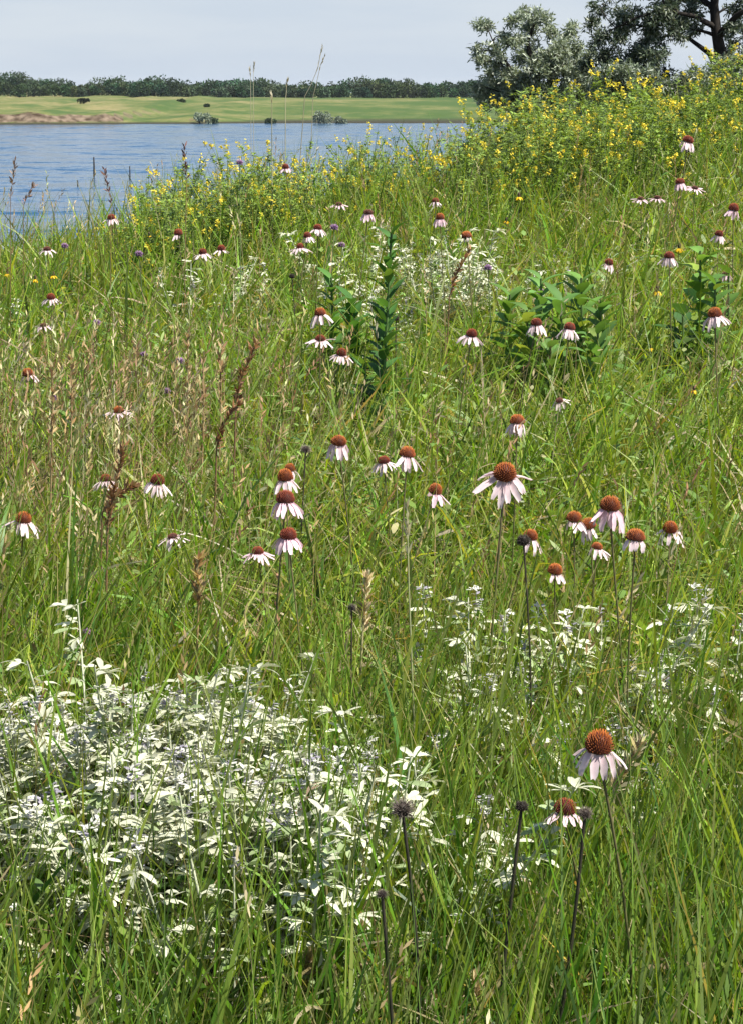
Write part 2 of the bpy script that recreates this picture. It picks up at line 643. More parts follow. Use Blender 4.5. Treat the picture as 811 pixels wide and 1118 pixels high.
g = Geo()
n = 5200
x = rng.uniform(-2.9, 3.4, n)
y = 11 + 1.3 * x + rng.uniform(-2.6, .6, n)
n = len(x)
col = mixcol(GREENS + [(.36, .31, .16)], (.25, .2, .2, .1, .08, .1, .12), n)
blades(g, x, y, rng.uniform(.40, .66, n) * np.interp(x, [-1.7, -.9], [.45, 1.0]), rng.uniform(.005, .010, n), np.abs(rng.normal(.08, .1, n)), rng.gamma(2, .28, n), rng.uniform(0, 6.28, n), col, col * 1.1)
o = g.build("crest_grass", M_GRASS)
o["kind"] = "stuff"
o["label"] = "taller loose grass mixed among the yellow flowers on the crest"

# small leafy ground cover between the blades
g = Geo()
for y0, y1, n, sc_ in ((1.2, 4.2, 2600, 1.0), (4.2, 7, 4600, 1.2), (7, 14, 7000, 1.5)):
    x, y = field(n, y0, y1)
    n = len(x)
    keep = (lump(x, y, .5, 8.0) > -.25) & (rng.uniform(0, 1, n) < .55 + .45 * sstep(3, 5, y))
    x, y = x[keep], y[keep]
    n = len(x)
    h = rng.uniform(.16, .42, n) * (1 - .25 * sstep(4, 2.5, y))
    lean = rng.normal(0, .16, (n, 2))
    c = mixcol([(.17, .27, .05), (.22, .31, .075), (.12, .21, .04), (.27, .33, .13), (.36, .32, .16)], (.3, .25, .2, .15, .1), n, .2)
    per = 9
    t = np.tile(np.linspace(.3, 1, per), n)
    rep = np.repeat(np.arange(n), per)
    base = np.stack([x[rep] + lean[rep, 0] * h[rep] * t, y[rep] + lean[rep, 1] * h[rep] * t, gz(x, y)[rep] + h[rep] * t], 1)
    d = randdir(n * per, -.1, .75)
    leaves(g, base, d, (0, 0, 1), rng.uniform(.018, .045, n * per) * sc_, rng.uniform(.006, .013, n * per) * sc_, c[rep],
           droop=rng.uniform(0, .5, n * per))
    st = mixcol([(.12, .16, .05), (.16, .13, .06)], (.6, .4), n, .2)
    blades(g, x, y, h * 1.02, np.full(n, .0022) * sc_, np.hypot(lean[:, 0], lean[:, 1]), np.zeros(n), np.arctan2(lean[:, 1], lean[:, 0]), st, st, rows=3, sink=0)
o = g.build("leafy_ground_cover", M_LEAF)
o["kind"] = "stuff"
o["label"] = "small leafy herbs growing among the grass blades"

# fine dry grass culms with little seed heads
g = Geo()
x, y = field(2000, 1.6, 12.5)
keep = rng.uniform(0, 1, len(x)) < (.25 + .75 * dryness(x, y))
x, y = x[keep], y[keep]
# a denser stand of tan culms left of the middle
x2, y2 = rng.normal(-.62, .24, 420), rng.normal(5.0, .5, 420)
x, y = np.concatenate([x, x2]), np.concatenate([y, y2])
n = len(x)
L = rng.uniform(.38, .68, n)
th0 = np.abs(rng.normal(.08, .08, n))
cv = rng.uniform(0, .35, n)
azm = rng.normal(.2, 1.2, n)
c = mixcol([(.33, .25, .12), (.24, .15, .075), (.42, .37, .22), (.22, .22, .09)], (.35, .25, .2, .2), n, .15)
blades(g, x, y, L, np.full(n, .0022) * np.interp(y, [2, 12], [.8, 1.6]), th0, cv, azm, c, c, rows=6)
th = th0 + cv * .6
tipx = np.stack([x + np.cos(azm) * np.sin(th0 + cv * .28) * L * .9, y + np.sin(azm) * np.sin(th0 + cv * .28) * L * .9, gz(x, y) - .02 + np.cos(th0 + cv * .28) * L * .9], 1)
per = 9
rep = np.repeat(np.arange(n), per)
tt = np.tile(np.linspace(0, 1, per), n)
dirv = np.stack([np.sin(th + .2) * np.cos(azm), np.sin(th + .2) * np.sin(azm), np.cos(th + .2)], 1)
b = tipx[rep] + dirv[rep] * (tt * .07)[:, None] - dirv[rep] * .025
leaves(g, b, dirv[rep] + randdir(n * per) * .6, randdir(n * per), .016, .0042, c[rep] * 1.15, ts=(0, .5, 1), prof=(.3, 1, .1), droop=0)
o = g.build("dry_grass_culms", M_DRY)
o["kind"] = "stuff"
o["label"] = "thin tan grass culms with small seed heads in the meadow"

# ------------------------------------------------------------------ coneflower heads
def cone_mesh(name, c_core, c_low, c_tip, n=190, h=1.15):
    g = Geo()
    ts = np.linspace(0, 1, 9)
    lathe(g, [(math.cos(t * math.pi / 2) ** .75 * .93, h * .86 * math.sin(t * math.pi / 2)) for t in ts], c_core, 16)
    i = np.arange(n) + .5
    u = i / n
    elev = np.arcsin(u)
    a = i * 2.399963
    P = np.stack([np.cos(elev) ** .75 * np.cos(a) * .9, np.cos(elev) ** .75 * np.sin(a) * .9, h * .84 * np.sin(elev)], 1)
    D = norm(P * np.array([1, 1, .9]) + np.array([0, 0, .45])) + randdir(n) * .12
    mix = np.clip(rng.uniform(.1, .5, (n, 1)) + .75 * (u[:, None] - .12), 0, 1)
    tips = np.asarray(c_tip) * mix + np.asarray(c_low) * (1 - mix)
    spikes(g, P, D, rng.uniform(.22, .34, n), .072, c_low, tips)
    # green-brown bracts under the dome
    lathe(g, [(.02, -.42), (.25, -.32), (.7, -.12), (.93, .0)], (.07, .075, .025), 16)
    return g.mesh(name, M_CONE)


CONE = {
    'o': cone_mesh("cone", (.06, .012, .007), (.12, .022, .009), (.50, .15, .024)),
    'r': cone_mesh("cone", (.045, .008, .007), (.09, .013, .009), (.31, .065, .018)),
    'd': cone_mesh("cone", (.035, .012, .010), (.07, .022, .014), (.16, .05, .03)),
}


def petal_mesh(name, col, base_col, curl, seed):
    r = np.random.default_rng(seed)
    g = Geo()
    rows = 7
    V = np.zeros((rows, 3, 3))
    C = np.zeros((rows, 3, 3))
    for k in range(rows):
        t = k / (rows - 1)
        w = [.10, .15, .175, .18, .17, .145, .085][k]
        yy = t * (1 - .2 * abs(curl) * t)
        zz = -curl * t * t * .55 + .012 * r.normal()
        tw = .02 * r.normal()
        V[k, 0] = (-w + tw, yy + (.02 if k == rows - 1 else 0), zz + .05)
        V[k, 1] = (tw, yy - (.05 if k == rows - 1 else 0), zz)
        V[k, 2] = (w + tw, yy + (.02 if k == rows - 1 else 0), zz + .05)
        cc = np.asarray(base_col) * (1 - t) ** 2 + np.asarray(col) * (1 - (1 - t) ** 2)
        C[k] = cc
        C[k, 1] = cc * np.array([.93, .86, .90])
    g.add(V, rowfaces(1, rows, 3), C.reshape(-1, 3))
    return g.mesh(name, M_PETAL)


PET = {
    'w': [petal_mesh("petal", (.80, .68, .69), (.68, .50, .52), c, 10 + i) for i, c in enumerate((.1, .35, .6))],
    'p': [petal_mesh("petal", (.80, .62, .67), (.64, .42, .48), c, 20 + i) for i, c in enumerate((.1, .35, .6))],
    'g': [petal_mesh("petal", (.72, .64, .58), (.48, .38, .33), c, 30 + i) for i, c in enumerate((.3, .7, 1.1))],
}
STEM_C = (.115, .095, .042)


def stem_mesh(name, top, bow, r0, r1, col, mat=None, k=9, sides=6, flare=0):
    t = np.linspace(0, 1, k)
    top = np.asarray(top, float)
    pts = top[None] * t[:, None]
    pts[:, :2] += np.asarray(bow)[None] * (np.sin(t * math.pi) * .5)[:, None]
    rad = r0 + (r1 - r0) * t
    if flare:
        rad[-1] *= flare
    g = Geo()
    c0 = np.asarray(col) * np.array([.85, 1.5, .8])
    cc = c0[None] * (1 - t[:, None]) + np.asarray(col)[None] * t[:, None]
    tube(g, pts, rad, cc, sides)
    return g, pts


def place_head(px, py, w, D=.026, hmin=.46, hmax=.62):
    """where a flower head stands: distance from its apparent width, height kept plausible"""
    d = F_PX * D / w
    p = at(px, py, d)
    h = p[2] - float(gz(p[0], p[1]))
    if h < hmin:
        d = on_ground(px, py, hmin)
    elif h > hmax:
        d = on_ground(px, py, hmax)
    p = at(px, py, d)
    return p, d, w * d / F_PX


def base_under(p, lean):
    b = np.array([p[0] - lean[0], p[1] - lean[1], 0.0])
    b[2] = float(gz(b[0], b[1])) - .015
    return b


# px, py, cone width px, cone kind, petal colour, droop deg, petal length (x cone radius), petal count, (gap azimuth deg, gap width), tilt (right, toward camera), label
CF = [
 (653, 812, 31, 'o', 'w', 52, 2.15, 12, None, (.05, .10), "largest coneflower, rusty tall cone over a white petal skirt, lower right"),
 (616, 881, 25, 'r', 'p', 40, 1.7, 6, (100, 150), (.0, .1), "dark red coneflower with few drooping petals just below the largest coneflower"),
 (550, 515, 25, 'o', 'w', 42, 2.4, 15, None, (.0, .12), "big coneflower with wide flaring pale pink skirt, tall stem, right of centre"),
 (665, 551, 22, 'o', 'p', 60, 2.5, 15, None, (-.03, .05), "long petalled pale pink coneflower, topmost of the right middle cluster"),
 (626, 565, 17, 'o', 'w', 52, 1.9, 8, (200, 120), (.1, .05), "small rusty coneflower with sparse petals, left edge of right middle cluster"),
 (643, 573, 16, 'o', 'w', 60, 2.0, 7, (20, 140), (-.25, .05), "tilted coneflower half hidden behind the long petalled pink one"),
 (578, 584, 16, 'o', 'w', 40, 2.3, 9, (185, 130), (.2, .1), "coneflower with petals flung to the right, behind a black dried head"),
 (693, 585, 21, 'o', 'w', 55, 1.5, 6, (80, 150), (.1, -.05), "rusty coneflower losing its petals, right below the long petalled pink one"),
 (731, 576, 16, 'o', 'w', 50, 2.4, 8, (95, 60), (.1, .1), "coneflower with parted white petals, rightmost of the right middle cluster"),
 (651, 596, 13, 'o', 'w', 40, 2.6, 8, (190, 120), (.1, .0), "low coneflower with pale petals tucked under the right middle cluster"),
 (605, 622, 16, 'o', 'w', 50, 1.6, 6, (170, 140), (.15, .05), "short coneflower with few petals, lowest of the right middle cluster"),
 (564, 459, 16, 'o', 'w', 72, 1.9, 14, None, (.12, .0), "closed skirt coneflower on a slanted stem above the big flaring one"),
 (610, 436, 9, 'd', 'g', 30, 2.8, 13, None, (.0, .3), "withered coneflower with curled whitish petals on a pale stem"),
 (370, 481, 17, 'o', 'w', 62, 2.2, 14, None, (.04, .0), "upright coneflower with narrow skirt, left of the centre pair"),
 (419, 502, 14, 'r', 'w', 48, 2.3, 13, None, (-.05, .0), "small coneflower with white skirt, left one of the centre pair"),
 (444, 495, 17, 'o', 'w', 58, 2.3, 13, (200, 60), (.1, .0), "coneflower with skirt swept right, right one of the centre pair"),
 (474, 535, 15, 'o', 'p', 45, 2.5, 7, (190, 150), (.3, .0), "leaning coneflower with bent pink petals on its right side only"),
 (312, 520, 17, 'o', 'w', 55, 2.0, 12, None, (-.06, .0), "orange coneflower second from top in the centre left column"),
 (317, 511, 13, 'o', 'w', 50, 2.2, 10, None, (.1, .0), "coneflower at the top of the centre left column, mostly hidden"),
 (312, 544, 20, 'r', 'p', 55, 2.2, 15, None, (.0, .05), "pale pink coneflower in the middle of the centre left column"),
 (315, 583, 19, 'r', 'p', 52, 2.2, 15, None, (.03, .06), "pink coneflower with full skirt at the bottom of the centre left column"),
 (282, 601, 14, 'r', 'p', 28, 2.5, 15, None, (-.05, .10), "pinkest coneflower, flat petals, left of the column bottom"),
 (26, 566, 17, 'o', 'w', 45, 2.4, 13, (215, 50), (.1, .05), "coneflower with petals swept right near the left edge, middle height"),
 (116, 522, 13, 'r', 'w', 40, 2.5, 15, None, (-.05, .05), "coneflower with flat white skirt beside a brown seed plume at left"),
 (172, 524, 15, 'r', 'w', 46, 2.6, 15, None, (.05, .05), "coneflower with ragged white skirt, right of the brown plume at left"),
 (189, 584, 12, 'd', 'w', 24, 2.8, 14, None, (.0, .15), "white coneflower with sunken dark cone, lowest at the left"),
 (130, 447, 12, 'o', 'w', 12, 2.8, 12, None, (.0, .22), "star shaped white coneflower with bright orange cone at left"),
 (31, 407, 13, 'o', 'w', 40, 2.2, 7, (240, 100), (-.05, .05), "orange coneflower with sparse petals near the left edge"),
 (56, 324, 10, 'r', 'w', 40, 2.3, 12, None, (.0, .05), "small white coneflower at far left above the sparse orange one"),
 (48, 354, 8, 'd', 'p', 15, 2.6, 11, None, (.0, .3), "faded pinkish coneflower with hardly any cone at far left"),
 (52, 271, 9, 'd', 'w', 22, 2.3, 12, None, (.0, .05), "dark centred flat white coneflower close to the lake at far left"),
 (122, 237, 9, 'r', 'w', 40, 2.2, 12, None, (.0, .05), "small coneflower at the lake edge, upper left"),
 (195, 254, 10, 'r', 'w', 45, 1.9, 6, (0, 150), (.05, .0), "dark red coneflower with petals only on its left, upper left"),
 (222, 275, 9, 'r', 'w', 28, 2.5, 12, None, (-.05, .0), "left one of two small white coneflowers below the yellow bank"),
 (242, 271, 9, 'r', 'w', 40, 2.0, 9, None, (.05, .0), "right one of two small coneflowers below the yellow bank"),
 (347, 248, 10, 'r', 'w', 48, 2.3, 12, (190, 60), (.15, .0), "red coned small coneflower, top of the upper centre trio"),
 (336, 257, 9, 'r', 'w', 50, 2.0, 10, None, (.0, .0), "middle coneflower of the upper centre trio, partly hidden"),
 (328, 269, 9, 'r', 'w', 25, 3.0, 12, None, (.0, .05), "wide petalled coneflower, lowest of the upper centre trio"),
 (370, 222, 8, 'd', 'p', 25, 2.3, 11, None, (.0, .1), "tiny pinkish coneflower at the foot of the yellow bank"),
 (402, 231, 11, 'd', 'p', 60, 2.0, 12, None, (.0, .0), "small dark coned coneflower above the tall leafy plant"),
 (480, 237, 10, 'o', 'p', 58, 2.1, 11, None, (.0, .0), "little rusty coneflower at upper centre, right of the dark coned one"),
 (509, 257, 12, 'o', 'g', 70, .9, 4, (120, 180), (.0, .0), "bald orange brown cone on top of a dock plume, upper centre"),
 (350, 341, 13, 'o', 'w', 55, 2.6, 9, None, (.0, .05), "loose petalled coneflower, top of the three left of the tall leafy plant"),
 (350, 369, 12, 'r', 'w', 30, 2.5, 15, None, (.0, .05), "flat white coneflower, middle of the three left of the tall leafy plant"),
 (373, 385, 12, 'r', 'w', 36, 2.5, 15, None, (.1, .05), "white coneflower, lowest of the three, touching the tall leafy plant"),
 (514, 364, 13, 'r', 'w', 42, 2.5, 13, None, (.08, .0), "lone coneflower in the open grass at the centre"),
 (585, 352, 13, 'r', 'w', 60, 2.3, 13, None, (.03, .0), "left one of two coneflowers among broad milkweed leaves"),
 (621, 357, 13, 'r', 'w', 55, 2.4, 13, None, (.12, .0), "right one of two coneflowers among broad milkweed leaves"),
 (664, 286, 10, 'r', 'w', 50, 2.3, 10, (190, 90), (.1, .0), "small coneflower with petals to the right, upper right meadow"),
 (730, 279, 12, 'r', 'w', 56, 2.2, 14, None, (.0, .0), "coneflower with a white skirt beside a yellow flower, upper right"),
 (780, 342, 15, 'o', 'w', 42, 2.4, 15, (210, 30), (.05, .02), "bright white skirted coneflower beside a dark round leaf, right edge"),
 (784, 255, 10, 'r', 'w', 62, 2.0, 13, None, (.0, .0), "small round skirted coneflower near the right edge"),
 (800, 227, 12, 'r', 'p', 62, 1.9, 13, None, (.0, .0), "coneflower at the right edge of the upper meadow"),
 (792, 298, 9, 'd', 'p', 58, 1.8, 10, None, (.0, .0), "faint dark coned coneflower low near the right edge"),
 (750, 152, 13, 'r', 'w', 45, 2.2, 10, (185, 90), (.2, .0), "coneflower standing highest on the yellow rise at right"),
 (742, 198, 11, 'r', 'p', 58, 1.9, 12, None, (.0, .0), "coneflower left of a flat pink one, upper right slope"),
 (758, 204, 8, 'd', 'p', 15, 2.5, 13, None, (.0, .1), "flat pink coneflower on the upper right slope"),
 (699, 216, 8, 'd', 'p', 20, 2.3, 13, None, (.0, .1), "left one of two low pink coneflowers on the upper right slope"),
 (717, 215, 8, 'd', 'p', 20, 2.3, 13, None, (.0, .1), "right one of two low pink coneflowers on the upper right slope"),
 (475, 219, 8, 'r', 'w', 45, 2.0, 10, None, (.0, .0), "tiny white coneflower in the grass under the upper yellow blooms"),
 (588, 325, 7, 'd', 'p', 45, 1.9, 9, None, (.0, .1), "dull pink coneflower bud above the milkweed leaves"),
 (312, 182, 8, 'r', 'p', 50, 2.0, 10, None, (.0, .0), "little red coneflower inside the yellow bank above the lake"),
]
for (px, py, wd, ck, pk, droop, plen, cnt, gap, tilt, lab) in CF:
    p, d, D = place_head(px, py + wd * .2, wd)
    lean = np.array([rng.normal(0, .05) + (.06 if px == 564 else 0) + tilt[0] * .15, rng.normal(0, .04)])
    if px == 550:
        lean = np.array([.06, .02])
    b = base_under(p, lean)
    tilt = (tilt[0] + random.gauss(0, .09), tilt[1] + random.gauss(.02, .11))
    root = thing("coneflower", lab, "coneflower", b, 0, "pale pink and white coneflowers in the meadow")
    top = p - b
    r = D * (.48 if wd >= 15 else .44)
    sr = max(.0013, r * .11)
    gs, _ = stem_mesh("stem", top - np.array([0, 0, r * .38]), rng.normal(0, .03, 2), sr * 1.2, sr, STEM_C if px != 610 else (.30, .26, .15))
    gs.build("stem", M_STEM, root)
    H = Matrix.Translation(Vector(top)) @ Matrix.Rotation(tilt[0], 4, 'Y') @ Matrix.Rotation(tilt[1], 4, 'X')
    H = H @ Matrix.Rotation(random.uniform(0, 6.28), 4, 'Z')
    hs = random.uniform(.95, 1.25)
    if px in (653, 550):
        hs = 1.3 if px == 653 else 1.12
    if ck == 'd':
        hs *= .65
    link("cone", CONE[ck], root, H @ Matrix.Diagonal((r, r, r * hs, 1)))
    H0 = Matrix.Translation(Vector(top)) @ Matrix.Rotation(tilt[0], 4, 'Y') @ Matrix.Rotation(tilt[1], 4, 'X')
    a0 = random.uniform(0, 360)
    for i in range(cnt):
        a = 360.0 * i / cnt + a0 + random.uniform(-7, 7)
        if gap:
            lo = 360 - gap[1]
            a = gap[0] + gap[1] / 2 + lo * (i + .5) / cnt + random.uniform(-6, 6)
        dr = R(droop + random.gauss(0, 10) - 8)
        L = r * plen * random.uniform(.78, 1.12)
        Wd = max(r * 1.75, L * .74) * random.uniform(.75, 1.1)
        mt = H0 @ Matrix.Rotation(R(a - 90), 4, 'Z') @ Matrix.Translation((0, r * .78, -r * .08)) @ Matrix.Rotation(-dr, 4, 'X') @ Matrix.Rotation(random.gauss(0, .25), 4, 'Y') @ Matrix.Diagonal((Wd, L, L, 1))
        link("petal", random.choice(PET[pk]), root, mt)
    if wd >= 15:
        for i in range(2):
            gl = Geo()
            hgt = top[2] * random.uniform(.1, .3)
            a = random.uniform(0, 6.28)
            leaves(gl, top[None] * (hgt / top[2]), (math.cos(a), math.sin(a), .7), (0, 0, 1), .11, .018, (.07, .12, .03), droop=.4, fold=.25,
                   ts=(0, .2, .45, .7, 1), prof=(.25, .7, 1, .75, .05))
            gl.build("leaf", M_LEAF, root)


# ------------------------------------------------------------------ dried seed heads
def dry_head_mesh(n, ln, c0, c1, r=.075):
    g = Geo()
    lathe(g, [(.05, -.75), (.55, -.55), (.85, -.1), (.8, .35), (.45, .72), (.02, .85)], c0, 12)
    i = np.arange(n) + .5
    z = -.55 + 1.5 * i / n
    a = i * 2.399963
    rr_ = np.sqrt(np.clip(1 - (z * .9) ** 2, .02, 1))
    P = np.stack([rr_ * np.cos(a) * .8, rr_ * np.sin(a) * .8, z * .8], 1)
    spikes(g, P, P + randdir(n) * .3, rng.uniform(.5, 1.0, n) * ln, r, c0, c1)
    return g.mesh("seed_head", M_DRY)


DH = dry_head_mesh(150, .5, (.022, .016, .012), (.075, .06, .045))
DH2 = dry_head_mesh(210, 1.0, (.04, .028, .022), (.26, .21, .18), .045)
DRY = [
 (439, 885, 24, DH2, (.02, .0), "fluffy brown dried flower head on a dark stem, lower centre"),
 (569, 881, 17, DH, (.04, .0), "black dried flower head on a curved stem left of the dark red coneflower"),
 (638, 889, 15, DH2, (.11, .0), "wispy small dried head on a long slanted black stem below the largest coneflower"),
 (571, 591, 17, DH, (.0, .0), "black dried flower head standing before the right middle cluster"),
 (334, 491, 10, DH2, (.03, .0), "grey topped dried head right of the coneflower column"),
 (417, 977, 12, DH2, (.0, .0), "small dried head low in the grass at bottom centre"),
 (384, 664, 9, DH2, (.0, .0), "small greyish dried head in the grass above the silvery plants"),
 (432, 348, 8, DH, (.0, .0), "tiny dark dried head beside the tall leafy plant"),
 (319, 302, 7, DH, (.0, .0), "dark thin dried bud below the upper centre trio"),
]
for (px, py, wd, mesh, ln_, lab) in DRY:
    p, d, D = place_head(px, py, wd, .019 if wd < 20 else .026, .50 if py < 870 else .56, .62)
    b = base_under(p, (ln_[0] + rng.normal(0, .01), .02))
    root = thing("dried_seed_head", lab, "seed head", b, 0, "dried flower heads on dark stems")
    top = p - b
    r = D * .42
    gs, _ = stem_mesh("stem", top, (rng.normal(.02, .015), 0), .0019 if py < 870 else (.0027 if wd > 10 else .0019), .0014 if py < 870 else (.0018 if wd > 10 else .0013), (.045, .034, .024) if py < 870 else (.03, .024, .018))
    gs.build("stem", M_STEM, root)
    link("seed_head", mesh, root, Matrix.Translation(Vector(top)) @ Matrix.Rotation(random.uniform(-.3, .3), 4, 'X') @ Matrix.Diagonal((r, r, r, 1)))


# ------------------------------------------------------------------ silvery leaved plants
def silver_proto(seed, h, nb):
    r = np.random.default_rng(seed)
    gs, gl = Geo(), Geo()
    spikes_ = []
    sc_ = (.40, .42, .30)
    tips = []
    for k in range(nb):
        a = r.uniform(0, 6.28)
        sp = r.uniform(.15, .55) * h if k else .04
        y0 = r.uniform(.1, .5) * h if k else 0
        top = np.array([math.cos(a) * sp, math.sin(a) * sp, h * r.uniform(.72, 1.0)])
        st = np.array([0, 0, y0])
        t = np.linspace(0, 1, 7)[:, None]
        pts = st + (top - st) * t + np.array([math.cos(a), math.sin(a), 0]) * (np.sin(t * math.pi) * .12 * sp)
        tube(gs, pts, np.linspace(.0026, .0012, 7), sc_, 5)
        ln = np.linalg.norm(top - st)
        m = max(5, int(ln / .020))
        for i in range(m):
            tt = .28 + .72 * (i + r.uniform(0, .6)) / m
            q = st + (top - st) * tt + np.array([math.cos(a), math.sin(a), 0]) * (math.sin(min(1, tt) * math.pi) * .12 * sp)
            la = r.uniform(0, 6.28)
            pet = norm(np.array([math.cos(la), math.sin(la), r.uniform(.1, .7)]))
            pl = r.uniform(.008, .022)
            q2 = q + pet * pl
            tube(gs, [q, (q + q2) / 2 + np.array([0, 0, .002]), q2], .0008, sc_, 3)
            nl = r.integers(3, 6)
            wv = r.uniform(.75, 1.15)
            base_ = np.array([.57, .58, .435]) * wv if r.uniform() > .2 else np.array([.26, .33, .16])
            for j in range(nl):
                f = (j - (nl - 1) / 2) / max(1, (nl - 1) / 2)
                ang = la + f * 1.15
                dd = np.array([math.cos(ang), math.sin(ang), r.uniform(-.15, .55)])
                leaves(gl, q2, dd, (r.normal(0, .35), r.normal(0, .35), 1), r.uniform(.016, .034), r.uniform(.0058, .0100),
                       np.clip(base_ * r.uniform(.9, 1.1), 0, .72), droop=r.uniform(-.1, .45), fold=.28, ts=(0, .25, .6, .85, 1), prof=(.25, .75, 1, .7, .05))
        if r.uniform() < .4 or k == 0:
            tips.append(top)
    for tp in tips:
        gf = Geo()
        spikes_.append(gf)
        n = 16
        q = np.tile(tp, (n, 1)) + np.stack([r.normal(0, .004, n), r.normal(0, .004, n), r.uniform(0, .03, n)], 1)
        dd = np.stack([r.normal(0, 1, n), r.normal(0, 1, n), r.uniform(.1, .9, n)], 1)
        cc = np.where(r.uniform(0, 1, (n, 1)) < .3, np.array([[.30, .28, .34]]), np.array([[.62, .62, .56]]))
        leaves(gf, q, dd, (0, 0, 1), .010, .006, cc, ts=(0, .5, 1), prof=(.4, 1, .4), droop=.2)
        tube(gs, [tp, tp + np.array([0, 0, .016]), tp + np.array([0, 0, .032])], .0011, sc_, 4)
    root = thing("silver_leaved_plant", "silvery white leaved plant", "silver leaved plant", (0, -3, -1), 0, "silvery white leaved plants in the grass")
    gs.build("stem", M_STEM, root)
    gl.build("foliage", M_SILVER, root)
    for gf in spikes_:
        gf.build("flower_spike", M_PETAL, root)
    return root


SP = [silver_proto(100 + i, h, nb) for i, (h, nb) in enumerate([(.46, 7), (.5, 8), (.42, 6), (.5, 5), (.44, 7), (.38, 4), (.34, 3)])]
used_sp = set()


def put_silver(px, py, h, label, only=None, sc0=1.0):
    """py is the picture height of the top of the plant"""
    i = int(rng.integers(0, len(SP))) if only is None else only
    hh = h
    d = on_ground(px, py, hh)
    p = at(px, py, d)
    z = float(gz(p[0], p[1])) - .01
    s = hh / .46 * sc0
    lc = (p[0], p[1], z)
    rz = random.uniform(0, 6.28)
    if i not in used_sp:
        used_sp.add(i)
        o = SP[i]
        o.location = [float(c) for c in lc]
        o.rotation_euler = (random.gauss(0, .07), random.gauss(0, .07), rz)
        o.scale = (s,) * 3
        o["label"] = label
        return o
    return dup(SP[i], lc, rz, s, label, (random.gauss(0, .09), random.gauss(0, .09)))


# dense patch at lower left: tops between these picture points
DENSE = "silvery white plant inside the dense pale patch at lower left"
pts = []
tries = 0
while len(pts) < 54 and tries < 9000:
    tries += 1
    px, py = random.uniform(-40, 340), random.uniform(690, 880)
    top_edge = np.interp(px, [-40, 0, 40, 120, 220, 330], [790, 775, 705, 690, 690, 745])
    bot_edge = np.interp(px, [-40, 40, 150, 260, 340], [800, 800, 820, 830, 785])
    if py < top_edge + 26 or py > bot_edge:
        continue
    if any(abs(px - a) < 22 and abs(py - b) < 11 for a, b in pts):
        continue
    pts.append((px, py))
for px, py in pts:
    put_silver(px, py, random.uniform(.38, .48), DENSE)
EDGE = [
 (310, 700, .42), (375, 690, .42), (350, 790, .40), (405, 770, .38), (455, 800, .40), (330, 860, .40), (400, 850, .40), (300, 890, .42),
 (480, 850, .36), (430, 720, .38), (360, 905, .36), (250, 905, .40)]
for px, py, h in EDGE:
    put_silver(px, py - 12, h + .07, "loose silvery plant along the right fringe of the dense pale patch", random.choice([3, 5, 6]))
for px, py, h in [(40, 915, .34), (90, 930, .32), (150, 925, .34), (200, 930, .30), (110, 985, .28), (20, 960, .28), (265, 960, .28)]:
    put_silver(px, py - 10, h + .06, "low silvery plant in the grass under the dense pale patch", random.choice([5, 6]))
put_silver(205, 648, .50, "single silvery plant with big drooping leaves rising above the dense patch", 6, 1.0)
put_silver(250, 1078, .24, "lone small silvery sprig in the grass at the bottom edge", 6)
for px, py, h in [(505, 585, .42), (540, 640, .40), (520, 690, .36), (615, 605, .42), (650, 615, .40), (560, 720, .36), (620, 680, .38), (655, 735, .36),
                  (735, 690, .38), (700, 735, .34), (690, 600, .38), (760, 585, .42), (790, 610, .40), (720, 625, .38), (775, 660, .36), (480, 600, .36), (590, 655, .38)]:
    put_silver(px, py, h + .10, "scattered silvery plant in the grass below the right middle coneflowers", random.choice([3, 5, 5, 6]), .95)
for k in range(24):
    px, py = random.gauss(440, 100), random.uniform(245, 310)
    put_silver(px, py, random.uniform(.40, .47), "small distant silvery plant in the pale drift at upper centre", random.choice([3, 5, 6]))
for px, py in [(5, 300), (18, 312), (30, 306), (60, 318)]:
    put_silver(px, py, .4, "distant silvery plant by the left edge of the upper meadow", random.choice([5, 6]))
for px, py in [(565, 255), (595, 265), (620, 262), (640, 275), (790, 262), (660, 290)]:
    put_silver(px, py, .38, "distant silvery plant on the upper right slope", random.choice([5, 6]))


# ------------------------------------------------------------------ broad leaved milkweed-like plants
def milkweed(px, py, h, n, spread, col, label, lw=.036, ll=.088, lean=(0, 0), updown=.6):
    d = on_ground(px, py, h)
    p = at(px, py, d)
    z = float(gz(p[0], p[1])) - .01
    root = thing("broad_leaved_plant", label, "leafy plant", (p[0], p[1], z), random.uniform(0, 6.28) * 0, "dark green broad leaved plants in the grass")
    top = np.array([lean[0], lean[1], h])
    gs, _ = stem_mesh("stem", top, (.01, .01), .005, .003, (.07, .11, .035))
    gs.build("stem", M_STEM, root)
    for i in range(n):
        t = .3 + .7 * (i + .5) / n
        a = (i % 2) * math.pi + (i // 2) * math.pi / 2 + random.uniform(-.9, .9)
        L = ll * (1.25 - .6 * t) * random.uniform(.7, 1.3)
        gl = Geo()
        leaves(gl, top * t, (math.cos(a), math.sin(a), updown + .5 * t + random.gauss(0, .3)), (0, 0, 1), L * spread, lw * (1.3 - .6 * t), np.asarray(col) * random.uniform(.85, 1.5) * (np.array([1.7, 1.2, 1.0]) if random.random() < .12 else 1),
               droop=random.uniform(.15, .5), fold=.3, ts=(0, .12, .35, .65, .88, 1), prof=(.15, .6, 1, .9, .5, .05))
        gl.build("leaf", M_BROAD, root)
    return root


